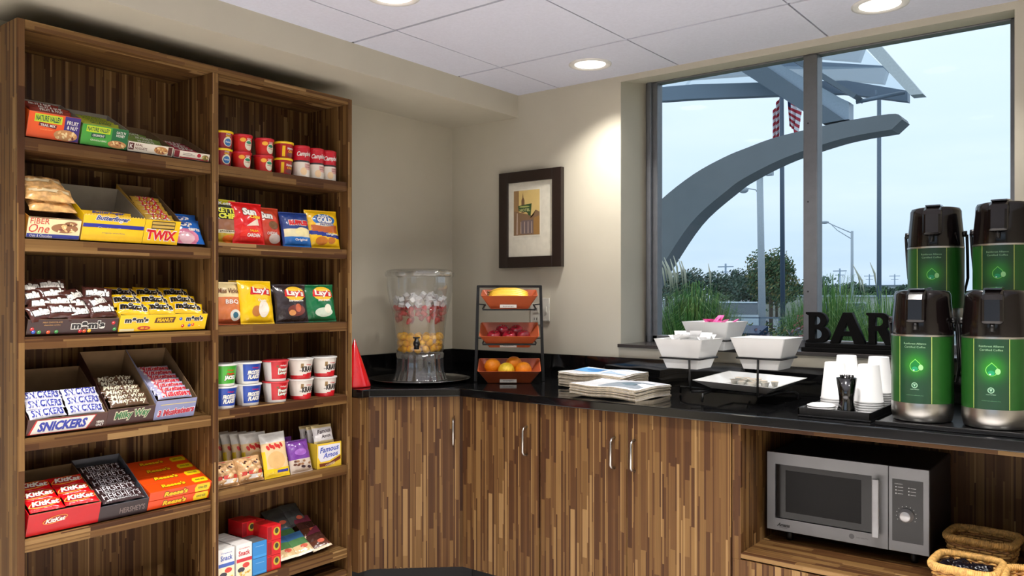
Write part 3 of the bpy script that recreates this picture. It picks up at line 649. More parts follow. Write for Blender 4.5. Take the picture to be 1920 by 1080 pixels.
sc_ = lambda a, b: P(200, 20, 40) if b > .54 else (P(60, 50, 50) if b > .5 else P(238, 228, 214))
for k, (y, x) in enumerate(((2.192, .26), (2.272, .255), (2.342, .252))):
    Ms = SH(y, z+.0005, 0, x); 
    if k == 0: s0 = cup('soup_can', 'red and white soup can next to the chili cups', 'soup cans on the top right shelf', Ms, .037, .036, .122, P(238, 228, 214), P(190, 20, 36), soup, sc_, lidh=.009, lipr=.0005, cat='can')
    else: copy_tree(s0, Ms, ['', 'red and white soup can in the middle of the three', 'red and white soup can nearest the bookcase side'][k])

# ---- second and third right shelves: bags of chips
def bag(name, label, y, zz, w_, h_, colf, back, texts, t_=.05, lean=-10, yaw=0, x=.262, seed=0, polys=None, group='snack bags on the right shelves', behind=0):
    m, sf = pouch(w_, h_, t_, colf, back, seed=seed, n=(44, 54))
    for a in (polys or []): a(m, sf)
    for a in texts: m.text(*a[:6], sf=sf, **{**dict(e=.003), **a[6]})
    o = settle(mk(m, name, label, 'chip bag', SH(y, zz+.0005, lean, x, yaw), group), zz)
    for k in range(behind): settle(copy_tree(o, SH(y+.004*(k+1)-.004, zz+.0005, lean+2, x-.064*(k+1), yaw+1), label+', second one behind it'), zz)
    return o
z = RZs[1]
def c1f(a, b): return PG(196, 186, 40) if b > .72 else (PG(34, 40, 26) if b > .02 else (PG(150, 100, 70) if b > -.45 else (PG(232, 222, 190) if b > -.58 else PG(190, 160, 40))))
bag('chip_bag', 'dark green and yellow kettle chip bag at the divider, second shelf', 1.838, z, .125, .178, c1f, PG(60, 60, 30), [('Kettle', .01, .158, .08, .015, P(*Wh), dict(shear=.3)), ('KETTLE', .008, .128, .1, .02, P(220, 220, 60), dict(bold=.05)), ('CHIPS', .01, .105, .09, .022, P(220, 220, 60), dict(bold=.06)), ('JALAPENO', 0, .043, .07, .008, P(60, 60, 30), {})], seed=1, polys=[lambda m, sf: m.ell(.01, .016, .03, .014, PG(226, 110, 30), sf, .001)], x=.25)
def sunf(a, b): return PG(214, 28, 30)
sp = lambda c: [lambda m, sf: m.poly([(-.05, .03), (.06, .03), (.052, .066), (-.04, .07)], PG(*c), sf, .0008), lambda m, sf: m.poly([(-.02, .07), (.035, .105), (.04, .075)], PG(240, 220, 200), sf, .001)]
bag('chip_bag', 'bright red multigrain chip bag, second shelf', 1.936, z, .15, .172, PG(218, 26, 28), PG(218, 26, 28), [('Sun', .0, .130, .062, .030, P(*Wh), dict(bold=.06, ol=P(90, 40, 20))), ('Chips', .022, .108, .05, .020, P(248, 190, 40), dict(bold=.05, shear=.2)), ('GARDEN', .01, .034, .06, .014, P(*Wh), {}), ('SALSA', .012, .052, .04, .008, P(*Yw), {})], seed=2, polys=sp((230, 50, 40)))
bag('chip_bag', 'orange red multigrain chip bag leaning behind the bright red one', 2.052, z, .135, .165, PG(206, 70, 44), PG(206, 70, 44), [('Sun', -.012, .126, .062, .030, P(*Wh), dict(bold=.06, ol=P(90, 40, 20))), ('CHEDDAR', .01, .05, .05, .012, P(*Wh), {})], seed=3, x=.225, polys=[lambda m, sf: m.ell(.02, .085, .024, .018, PG(120, 80, 40), sf, .001), lambda m, sf: m.ell(.025, .03, .03, .02, PG(220, 200, 190), sf, .001)])
def rf(a, b): return PG(30, 60, 130) if b > -.05 or abs(a) > .93 else (PG(236, 224, 180) if b > -.48 else PG(40, 110, 190))
bag('chip_bag', 'dark blue ridged potato chip bag, second shelf', 2.172, z, .142, .152, rf, PG(30, 60, 130), [('RUFFLES', .006, .100, .092, .022, P(*Rd), dict(bold=.08, ol=P(*Wh))), ('Original', .01, .026, .06, .012, P(*Wh), {})], seed=4, lean=-13, polys=[lambda m, sf: m.ell(.02, .062, .035, .018, PG(244, 230, 170), sf, .001)], yaw=-4)
def gf(a, b): return PG(34, 50, 140) if -.42 < b+.12*a < -.22 else (PG(190, 96, 40) if -.22 <= b < .18 and abs(a) < .8 else PG(240, 190, 24))
bag('chip_bag', 'yellow pretzel bag with dark blue band, second shelf', 2.315, z, .165, .170, gf, PG(240, 190, 24), [('Rold', 0, .142, .05, .012, P(*Wh), {}), ('GOLD', 0, .123, .075, .026, P(*Wh), dict(bold=.06, ol=P(30, 60, 150), rot=-.05)), ('PRETZELS', .01, .101, .07, .009, P(60, 60, 150), {}), ('Original', .03, .058, .06, .01, P(*Wh), {})], seed=5, lean=-10, yaw=-6, polys=[lambda m, sf: m.ell(0, .124, .056, .026, PG(50, 110, 180), sf, .0008), lambda m, sf: m.ell(0, .102, .046, .008, PG(236, 230, 200), sf, .0012), lambda m, sf: m.ell(-.02, .03, .03, .018, PG(200, 120, 40), sf, .001), lambda m, sf: m.ell(.03, .032, .02, .014, PG(200, 120, 40), sf, .0011)])
z = RZs[2]
def vf(a, b): return PG(236, 214, 160) if b > .25 else (PG(214, 124, 74) if b > -.75 else PG(190, 90, 50))
bag('chip_bag', 'cream and orange barbecue chip bag at the divider, third shelf', 1.848, z, .14, .172, vf, PG(120, 90, 40), [("Miss Vickie's", .01, .134, .11, .022, P(110, 60, 30), dict(shear=.3)), ('BBQ', .012, .088, .06, .020, P(*Wh), {})], seed=6, x=.25, polys=[lambda m, sf: m.ell(.025, .036, .024, .022, PG(230, 226, 214), sf, .001), lambda m, sf: m.ell(.025, .036, .012, .012, P(60, 110, 130), sf, .0014)], behind=1)
def lays(c, lab, y, seed, sub, yaw=0, w_=.165, h_=.178, x=.265, food_=None, beh=1):
    pl = [lambda m, sf: m.ell(.012, h_*.735, .050, .032, P(250, 200, 50), sf, .0012), lambda m, sf: m.poly([(-.040, h_*.66), (-.034, h_*.84), (.0, h_*.80), (.058, h_*.80), (.062, h_*.64), (.02, h_*.66)], P(206, 30, 40), sf, .002)]
    if food_: pl += food_
    return bag('chip_bag', lab, y, z, w_, h_, PG(*c), PG(*c), [("Lay's", .012, h_*.735, .082, .034, P(*Wh), dict(bold=.04, rot=-.07, e=.0045))]+sub, seed=seed, yaw=yaw, x=x, polys=pl, behind=beh)
lays((246, 200, 20), 'bright yellow potato chip bag, third shelf', 1.975, 11, [('Classic', .012, .094, .04, .010, P(*Wh), dict(e=.003))], yaw=3, food_=[lambda m, sf: m.ell(-.016, .050, .022, .022, PG(190, 120, 60), sf, .001), lambda m, sf: m.ell(.018, .058, .026, .034, PG(246, 236, 220), sf, .0014)])
lays((48, 40, 44), 'black barbecue potato chip bag, third shelf', 2.145, 12, [('barbecue', .012, .092, .07, .010, P(*Wh), dict(e=.003))], w_=.16, h_=.165, yaw=-4, food_=[lambda m, sf: m.ell(.012, .05, .042, .024, PG(120, 60, 50), sf, .001), lambda m, sf: m.ell(.02, .06, .014, .018, PG(200, 100, 60), sf, .0014), lambda m, sf: m.ell(-.01, .04, .016, .012, PG(220, 150, 90), sf, .0015)])
lays((20, 110, 64), 'dark green onion potato chip bag, third shelf', 2.292, 13, [('sour cream', .012, .092, .06, .009, P(*Wh), dict(e=.003))], w_=.165, h_=.165, yaw=-5, food_=[lambda m, sf: m.ell(.01, .04, .046, .020, PG(214, 226, 206), sf, .001), lambda m, sf: m.ell(.03, .055, .018, .02, PG(240, 236, 214), sf, .0014)])

# ---- fourth right shelf: cereal cups
z = RZs[3]
def fcf(c1, c2=(236, 232, 226), pos=None): return lambda a, b: P(*c2) if (a < -.72 or a > 1.25 or b < .1) else P(*c1)
def ff(m, sf): m.text('FROSTED', .008, .046, .056, .017, P(*Wh), sf=sf, bold=.06, shear=.25, rot=.04, ol=P(20, 40, 110)); m.text('FLAKES', .008, .028, .052, .017, P(*Wh), sf=sf, bold=.06, shear=.25, rot=.04, ol=P(20, 40, 110)); m.text("Kellogg's", .012, .064, .03, .008, P(*Rd), sf=sf, shear=.2)
def fl(m, sf): m.text('Froot', .012, .048, .044, .015, P(*Wh), sf=sf, bold=.06, rot=.05, ol=P(40, 120, 60)); m.text('Loops', .012, .033, .044, .015, P(*Wh), sf=sf, bold=.06, rot=.05, ol=P(40, 120, 60)); m.text("Kellogg's", .014, .064, .032, .008, P(*Wh), sf=sf, shear=.2); m.rect(-.018, -.008, .058, .066, P(120, 80, 50), sf)
def kv(m, sf): m.text('KRAVE', .012, .042, .056, .024, P(*Bk), sf=sf, bold=.05, rot=.03); m.text("Kellogg's", .016, .060, .028, .007, P(*Rd), sf=sf, shear=.2); m.rect(-.022, -.010, .046, .066, P(140, 110, 60), sf); m.text('chocolate', -.016, .036, .02, .006, P(*Bk), sf=sf)
def aj(m, sf): m.text('Apple', .012, .048, .036, .010, P(*Rd), sf=sf, bold=.05); m.text('JACKS', .010, .032, .046, .020, P(*Wh), sf=sf, bold=.08, ol=P(*Bk)); m.text("Kellogg's", .012, .062, .03, .008, P(*Rd), sf=sf, shear=.2)
kvf = lambda a, b: P(200, 30, 40) if (b < .26+.1*math.sin(a*1.3) and b > .02) else P(226, 220, 210)
LIDC = mat('cup_lid_white', (232, 230, 226), .25); LIDR = mat('cup_lid_red', (206, 60, 66), .25)
cols = [(1.8295, 'blue', 'green', .245), (1.944, 'blue', 'blue', .24), (2.073, 'red', 'red', .245), (2.197, 'krave', 'krave', .25), (2.325, 'krave', 'krave', .25)]
kinds = dict(blue=((24, 70, 170), ff, LIDC, 'blue frosted flake cereal cup'), red=((200, 28, 40), fl, LIDR, 'red fruit loop cereal cup'), green=((70, 170, 50), aj, LIDC, 'green apple cereal cup'), krave=((226, 220, 210), kv, LIDC, 'white chocolate cereal cup with red swoosh'))
wh = ['at the divider', 'second from the divider', 'in the middle', 'second from the bookcase side', 'nearest the bookcase side']
pr = {}
for i, (y, k0, k1, x) in enumerate(cols):
    for j, k in enumerate((k0, k1)):
        c_, dec, ld_, lab = kinds[k]; Mx = SH(y, z+.0005+j*.0865, 0, x, -10); l_ = '%s, %s row, %s' % (lab, ('bottom', 'top')[j], wh[i])
        if k not in pr: pr[k] = cup('cereal_cup', l_, 'cereal cups', Mx, .052, .042, .080, P(*c_), ld_, dec, kvf if k == 'krave' else fcf(c_), lidh=.005, lipr=.0035)
        else: copy_tree(pr[k], Mx, l_)

# ---- fifth right shelf: muffins, cookies, raisins
z = RZs[4]
MUF = mat('muffin_wrap', (214, 170, 120), .22, var=.5, scale=28, spec=.8, bump=.5, bscale=50)
def muffin(label, M):
    m, sf = pouch(.115, .105, .06, MUF, MUF, wr=.12, seed=31)
    for i in range(9):
        r_ = random.Random(i); m.ell(r_.uniform(-.035, .035), r_.uniform(.03, .085), .005, .004, P(70, 36, 26), sf, .001, n=8)
    m.rect(-.045, .045, .028, .042, P(190, 60, 50), sf, .0012); m.rect(-.03, .05, .012, .026, P(236, 232, 226), sf, .0012)
    m.box(-.02, .018, -.008, -.006, .086, .1, P(190, 30, 40))
    return mk(m, 'wrapped_muffin', label, 'muffin', M, 'wrapped muffins')
m0 = settle(muffin('wrapped chocolate chip muffin at the divider', SH(1.834, z+.0005, -25, .262)), z); settle(copy_tree(m0, SH(1.949, z+.0005, -22, .258, -3), 'wrapped chocolate chip muffin beside the yellow cookie bag'), z)
def ckf(a, b): return PG(236, 200, 40) if b < -.62+.25*(a+1)*0 or a < -.8+.5*b*0 and b < .2 else (PG(226, 196, 150) if b < .55 else PG(214, 212, 206))
def cookie(label, M):
    m, sf = pouch(.115, .185, .026, ckf, PG(206, 190, 150), seed=33, n=(36, 40)); [m.ell(-.03+.012*i, .124+.006*(i % 2), .006, .011, P(200, 50, 46), sf, .0008, rot=.5) for i in range(6)]
    m.ell(0, .07, .038, .036, PG(222, 180, 120), sf, .001); m.rect(.0, .05, .018, .028, P(60, 60, 140), sf, .001)
    return mk(m, 'cookie_bag', label, 'cookie bag', M, 'cookie bags standing in a row')
k0 = settle(cookie('front clear and yellow cookie bag with red lettering', SH(2.066, z+.0005, -14, .27, -8)), z)
for k in range(5): settle(copy_tree(k0, SH(2.012-k*.024, z+.0005, -12, .208-k*.030, -8), 'cookie bag in the row behind the front one'), z)
def rz_(a, b): return PG(116, 60, 150) if b > -.2 else PG(206, 190, 176)
def raisin(label, M):
    m, sf = pouch(.115, .14, .04, rz_, PG(116, 60, 150), seed=35); m.ell(0, .085, .03, .014, PG(160, 100, 190), sf, .0006)
    for i in range(12):
        r_ = random.Random(i+50); m.ell(r_.uniform(-.04, .04), r_.uniform(.015, .05), .008, .005, P(*r_.choice([(90, 50, 40), (150, 110, 80), (60, 40, 50)])), sf, .001, n=8)
    return mk(m, 'snack_bag', label, 'snack bag', M, 'purple snack bags')
r0 = settle(raisin('purple snack bag standing beside the yellow cookie box', SH(2.19, z+.0005, -18, .268)), z); settle(copy_tree(r0, SH(2.165, z+.0005, -8, .18, 8), 'purple snack bag standing behind the first purple bag'), z)
def d1(m):
    m.poly([(-.058, .1), (-.058, .05), (-.045, .028), (.0, .03), (.058, .052), (.058, .100)], P(226, 226, 236)); m.poly([(-.052, .022), (0, .022), (.06, .046), (.06, .03), (.0, .008), (-.05, .008)], P(120, 60, 40), e=.0007)
    m.text('Famous', 0, .082, .10, .024, P(40, 70, 170), bold=.02, shear=.3, rot=.08); m.text('Amos', .006, .056, .08, .022, P(60, 80, 180), bold=.02, shear=.3, rot=.08); m.text('COOKIES', .004, .014, .05, .009, P(230, 210, 180), rot=.2, e=.0015)
mb = SH(2.332, z+.0005, 0, .275, -4)
tray('cookie_box', 'yellow cookie box with blue script lettering by the bookcase side', mb, .128, .15, .108, .108, P(232, 196, 60), P(120, 70, 40), d1, side=P(232, 196, 60))
def fa(a, b): return PG(226, 206, 150) if b < -.6 or b > .7 else PG(226, 222, 222)
m, sf = pouch(.105, .09, .028, fa, PG(226, 206, 150), seed=37); m.text('Famous', 0, .06, .07, .018, P(50, 30, 40), sf=sf, shear=.3, rot=.1); m.text('Amos', .006, .038, .05, .016, P(50, 30, 40), sf=sf, shear=.3, rot=.1)
cp = mk(m, 'cookie_packet', 'cream cookie packet poking out of the yellow cookie box', 'snack', mb @ T(-.004, .03, .095) @ RX(-18), 'cookie packets in the yellow box')
for k in range(2): copy_tree(cp, mb @ T(-.008-.01*k, .07+.04*k, .085) @ RX(-12), 'dim cookie packet further back in the yellow cookie box')

# ---- sixth right shelf: crackers, bars and packets
z = RZs[5]+.0005
def sbox(name, label, M, w_, d, h, col, fr_, group, tp=None):
    m = MB(); m.box(-w_/2, w_/2, 0, d, 0, h, P(*col), top=P(*(tp or col))); fr_(m); return mk(m, name, label, 'box', M, group, .0008)
def sf1(c):
    def f(m):
        m.rect(-.0345, .0345, .001, .070, P(240, 226, 190)); m.rect(-.0345, .0345, .070, .084, P(*c)); m.text('Snack', 0, .105, .052, .020, P(*c), bold=.02); m.text('Crackers', 0, .124, .046, .006, P(*c), bold=0)
        m.ell(.008, .055, .016, .010, P(210, 70, 60)); m.ell(-.014, .04, .016, .010, P(60, 60, 70))
        for i in range(10): r_ = random.Random(i); m.ell(r_.uniform(-.026, .026), r_.uniform(.008, .03), .005, .004, P(*r_.choice([(230, 190, 90), (200, 150, 60)])), e=.0009+i*.00002, n=8)
    return f
sbox('snack_carton', 'white snack carton with blue lettering on the lowest shelf, at the divider', SH(1.819, z, 0, .285), .071, .03, .140, (238, 234, 230), sf1((70, 100, 180)), 'upright snack cartons')
s2 = sbox('snack_carton', 'white snack carton with red lettering on the lowest shelf', SH(1.898, z, 0, .285), .071, .03, .140, (238, 234, 230), sf1((200, 50, 60)), 'upright snack cartons')
for k in range(5):
    for y in (1.819, 1.898): copy_tree(s2, SH(y, z, 0, .252-.033*k), 'white snack carton in the rows behind the two front cartons')
def bf_(m): m.rect(-.030, .030, .002, .012, P(60, 150, 220)); m.rect(-.02, .02, .046, .0475, P(150, 200, 236))
for j in range(2):
    sbox('snack_carton', ['blue snack carton under another blue one, lowest shelf', 'blue snack carton on top of another, lowest shelf'][j], SH(1.970, z+j*.067, 0, .285), .066, .13, .066, (48, 132, 200), bf_, 'blue snack cartons', (90, 100, 100))
def rd_(m): m.ell(.012, .034, .016, .017, P(196, 170, 50)); m.ell(.012, .036, .009, .011, P(60, 60, 40), e=.0009); m.rect(-.032, -.012, .004, .056, P(150, 16, 26))
rc = None
for j in range(3):
    rc = sbox('cracker_carton', ['lowest', 'middle', 'topmost'][j]+' red cracker carton of the front stack of three', SH(2.038, z+j*.061, 0, .285), .066, .10, .060, (206, 26, 34), rd_, 'red cracker cartons')
copy_tree(rc, SH(1.985, z+.134, 0, .19), 'red cracker carton lying further back on the blue cartons')
copy_tree(rc, SH(2.038, z+.122, 0, .175, 3), 'red cracker carton directly behind the topmost one')
def pk(c0, c1, name, label, M, group, seed, txt=None, w_=.095, h_=.125):
    f = lambda a, b: PG(*c0[0]) if b > .35 else (PG(*c0[1]) if b > -.25 else (PG(*c0[2]) if b > -.82 else PG(*c1)))
    m, sf = pouch(w_, h_, .016, f, PG(*c1), seed=seed, n=(28, 34))
    m.ell(.012, h_*.3, .018, .010, PG(206, 100, 76), sf, .001)
    if txt: m.text(txt, 0, h_*.8, .06, .012, P(*Wh), sf=sf)
    return mk(m, name, label, 'snack', M, group)
pa = pk([(64, 112, 160), (78, 124, 76), (214, 186, 138)], (230, 220, 200), 'food_packet', 'blue and green packet beside the red cracker cartons', SH(2.125, z+.02, -58, .272), 'packets leaning on the lowest shelf', 41)
for k, (y, zz, x, a) in enumerate([(2.21, z+.02, .27, -6), (2.12, z+.048, .21, 5), (2.20, z+.048, .2, -4)]): copy_tree(pa, SH(y, zz, -58, x, a), ['blue and green packet, second from the cartons', 'blue and green packet in the back row, left', 'blue and green packet in the back row, right'][k])
pb = pk([(120, 50, 70), (70, 40, 34), (90, 50, 36)], (222, 200, 170), 'food_packet', 'brown packet with pale rim at the bookcase side', SH(2.302, z+.02, -60, .27, -8), 'packets leaning on the lowest shelf', 42, None, .10, .13)
copy_tree(pb, SH(2.31, z+.055, -56, .2, 6), 'brown packet with pale rim behind the front one'); 
pg = pk([(70, 76, 76), (66, 70, 72), (80, 84, 84)], (60, 62, 64), 'food_packet', 'dark grey foil packet at the back of the lowest shelf', SH(2.29, z+.10, -52, .13, 3), 'packets leaning on the lowest shelf', 43)
copy_tree(pg, SH(2.20, z+.095, -52, .13, -7), 'dark grey foil packet at the back, left of the other')
sbox('flat_carton', 'flat grey white carton holding up the back row of packets', SH(2.19, z, 0, .2), .24, .17, .045, (190, 192, 196), lambda m: None, 'flat cartons')

# ------------------------------------------------------------------ worktop: left end and corner
CT = .9147
REDP = mat('glossy_red_plastic', (214, 10, 20), .18, spec=.7, coat=.5, var=.02)
m = MB(); m.lathe([(.0001, 0), (.0735, 0), (.0745, .004), (.0725, .010), (.0022, .2165), (.0001, .219)], REDP, 48)
mk(m, 'red_cone', 'glossy red plastic cone at the left end of the worktop', 'cone', T(.231, 2.515, CT))
DX, DY = .283, 2.89
TR = mat('silver_tray', (150, 150, 154), .2, metal=1, var=.2, scale=14, bump=.08)
m = MB(); m.lathe([(.0001, 0), (.18, 0), (.205, .003), (.24, .010), (.248, .012), (.25, .0145), (.246, .0155), (.238, .0125), (.20, .006), (.0001, .005)], TR, 72)
mk(m, 'round_tray', 'round dark silver serving tray under the drink dispenser', 'tray', T(DX, DY, CT))
dz = CT+.0075
dp = thing('drink_dispenser', 'clear fluted drink dispenser with fruit and ice on the round tray', 'drink dispenser', T(DX, DY, dz) @ RZ(37.9))
fl_ = lambda a, j: .022*math.cos(a*12)
m = MB(); m.lathe([(.134, 0), (.13, .004), (.116, .05), (.113, .10), (.115, .128), (.0001, .129)], ACRYL, 144, wob=lambda a, j: .02*math.cos(a*16) if j < 5 else 0)
m.lathe([(.130, .0), (.112, .05), (.109, .10), (.111, .126)], ACRYL, 96, wob=lambda a, j: .02*math.cos(a*16)); m.build('pedestal', dp)
m = MB(); pr_ = [(.0001, .131), (.113, .131), (.117, .15), (.119, .18), (.124, .25), (.133, .32), (.148, .38), (.158, .43), (.161, .47), (.160, .50)]
m.lathe(pr_, ACRYL, 144, wob=lambda a, j: .010*math.cos(a*12) if j > 5 else 0)
m.build('bowl', dp)
m = MB(); m.lathe([(.160, .50), (.166, .505), (.167, .52), (.158, .532), (.13, .538), (.11, .532), (.08, .535), (.0001, .538)], ACRYL, 144, wob=lambda a, j: .035*math.cos(a*10) if j < 5 else 0)
m.lathe([(.15, .505), (.152, .523), (.11, .526), (.0001, .53)], ACRYL, 96, wob=lambda a, j: .03*math.cos(a*10) if j < 3 else 0); m.build('lid', dp)
m = MB(); m.lathe([(.0001, .137), (.108, .137), (.1125, .16), (.1145, .2), (.119, .26), (.126, .32), (.132, .345), (.0001, .346)], LIQ, 72); m.build('drink', dp)
m = MB(); m.tube([(0, -.112, .185), (0, -.150, .185)], .010, BLACKP, 14); m.tube([(0, -.146, .207), (0, -.146, .155)], [.009, .013, ], BLACKP, 14); m.box(-.016, .016, -.152, -.138, .207, .213, BLACKP); m.ball((0, -.146, .182), .016, BLACKP, sq=(1, .9, 1.2)); m.build('spigot', dp)
def radius_at(z_):
    for (r0, z0), (r1, z1) in zip(pr_[1:], pr_[2:]):
        if z0 <= z_ <= z1: return r0+(r1-r0)*(z_-z0)/(z1-z0)
    return .11
LEM = mat('lemon_chunk', (255, 196, 10), .35, var=.15, scale=60, bump=.2, emit=0); STR = mat('strawberry', (170, 14, 26), .3, var=.35, scale=160)
Md = T(DX, DY, dz) @ RZ(37.9)
rn = random.Random(4); le = None
def put(proto, mkf, x, y, z_, rr, lab, grp, name, cat):
    Mx = Md @ T(x, y, z_) @ RZ(rr[0]) @ RX(rr[1]) @ RY(rr[2])
    return mkf(Mx) if proto is None else copy_tree(proto, Mx)
def mlem(Mx):
    m = MB(); m.ball((0, 0, 0), .0215, LEM, 14, 9, (1, .72, .85), lambda a, b: .08*math.sin(a*25)); return mk(m, 'fruit_chunk', 'yellow fruit chunk at the bottom of the drink dispenser', 'fruit', Mx, 'yellow fruit chunks in the dispenser')
for lev in range(3):
    for k in range(15):
        a = 2*math.pi*(k+.5*(lev % 2))/15; zz = .153+lev*.027+rn.uniform(-.003, .003); r_ = radius_at(zz)-.026
        le = put(le, mlem, r_*math.sin(a), -r_*math.cos(a), zz, [rn.uniform(0, 360) for _ in range(3)], 0, 0, 0, 0) if le is None else (put(le, mlem, r_*math.sin(a), -r_*math.cos(a), zz, [rn.uniform(0, 360) for _ in range(3)], 0, 0, 0, 0) and le)
def mstr(Mx):
    m = MB(); m.lathe([(.0001, -.019), (.006, -.015), (.012, -.002), (.0145, .008), (.012, .014), (.004, .015), (.0001, .013)], STR, 16); return mk(m, 'strawberry', 'red strawberry floating in the drink dispenser', 'fruit', Mx, 'strawberries in the dispenser')
ss = None
for lev, n_ in ((0, 14), (1, 19), (2, 20)):
    for k in range(n_):
        a = 2*math.pi*(k+rn.uniform(-.2, .2))/n_; zz = (.292, .318, .345)[lev]+rn.uniform(-.008, .008); r_ = radius_at(zz)-.021-(.0 if k % 3 else .03)
        if lev == 0 and k % 3 == 0: continue
        Mx = Md @ T(r_*math.sin(a), -r_*math.cos(a), zz) @ RZ(rn.uniform(0, 360)) @ RX(rn.uniform(-80, 80))
        ss = mstr(Mx) if ss is None else (copy_tree(ss, Mx) and ss)
ic = None
for lev, n_ in ((0, 15), (1, 15), (2, 9)):
    for k in range(n_):
        a = 2*math.pi*(k+.3*lev+rn.uniform(-.2, .2))/n_; zz = (.368, .392, .41)[lev]+rn.uniform(-.005, .005); r_ = (radius_at(zz)-.03, radius_at(zz)-.034, .07)[lev]
        Mx = Md @ T(r_*math.sin(a), -r_*math.cos(a), zz) @ RZ(rn.uniform(0, 360)) @ RX(rn.uniform(-50, 50)) @ RY(rn.uniform(-40, 40))
        if ic is None: m = MB(); m.box(-.013, .013, -.013, .013, -.011, .011, ICE); ic = mk(m, 'ice_cube', 'clear ice cube above the strawberries in the dispenser', 'ice', Mx, 'ice cubes in the dispenser', .003)
        else: copy_tree(ic, Mx)

# fruit stand
FS = T(.664, 3.117, CT) @ RZ(37.9)
st = thing('fruit_stand', 'black metal three-tier fruit stand on the worktop corner', 'stand', FS)
m = MB()
def bar_(m, a, b_, w_, d_, mt=BLACKM):
    a, b_ = Vector(a), Vector(b_); t = (b_-a).normalized(); n_ = Vector((0, 1, 0)) if abs(t.y) < .9 else Vector((1, 0, 0)); s1 = t.cross(n_).normalized()*w_/2; s2 = t.cross(s1).normalized()*d_/2
    v = [tuple(p+x*s1+y*s2) for p in (a, b_) for x, y in ((-1, -1), (1, -1), (1, 1), (-1, 1))]
    m.add(v, [(3, 2, 1, 0), (4, 5, 6, 7), (0, 1, 5, 4), (1, 2, 6, 5), (2, 3, 7, 6), (3, 0, 4, 7)], mt)
HT = .466
for s_ in (-1, 1):
    bar_(m, (s_*.165, 0, 0), (s_*.153, .045, HT), .014, .008); bar_(m, (s_*.153, .05, HT), (s_*.165, .10, 0), .012, .008)
bar_(m, (-.158, .047, HT-.004), (.158, .047, HT-.004), .012, .014)
m.build('frame', st, .001)
tiers = [(.030, .016, .108), (.164+.04, .032, .24), (.345, .043, .375)]
TERR = mat('terracotta_plastic', (178, 86, 50), .3, var=.05)
def dish(w1, d1, w0, d0, h, mt, t=.004, rc=.012):
    """flared rectangular dish with rounded corners, wall thickness t"""
    def ring(w_, d_, z_, r_):
        pts = []
        for cx, cy, a0 in ((w_/2-r_, d_/2-r_, 0), (-w_/2+r_, d_/2-r_, 90), (-w_/2+r_, -d_/2+r_, 180), (w_/2-r_, -d_/2+r_, 270)):
            for k in range(6): a = R(a0+90*k/5); pts.append((cx+r_*math.cos(a), cy+r_*math.sin(a), z_))
        return pts
    rs_ = [ring(w0, d0, 0, rc*.6), ring(w1-.002, d1-.002, h-.001, rc), ring(w1, d1, h, rc), ring(w1-2*t, d1-2*t, h, rc*.8), ring(w1-2*t-.002, d1-2*t-.002, h-.002, rc*.8), ring(w0-2*t, d0-2*t, t, rc*.5)]
    m = MB(); v = sum(rs_, []); n = 24; f = [tuple(reversed(range(n)))]
    for j in range(5):
        for k in range(n): l = (k+1) % n; f.append((j*n+k, j*n+l, (j+1)*n+l, (j+1)*n+k))
    f.append(tuple(5*n+k for k in range(n))); m.add(v, f, mt, False); return m
LAB = P(232, 226, 216)
labs = ['bananas', 'apples', 'oranges']
bz = [.362, .1876, .0162]; bw = [(.272, .20), (.285, .20), (.300, .20)]; by = [.025, .01, -.012]
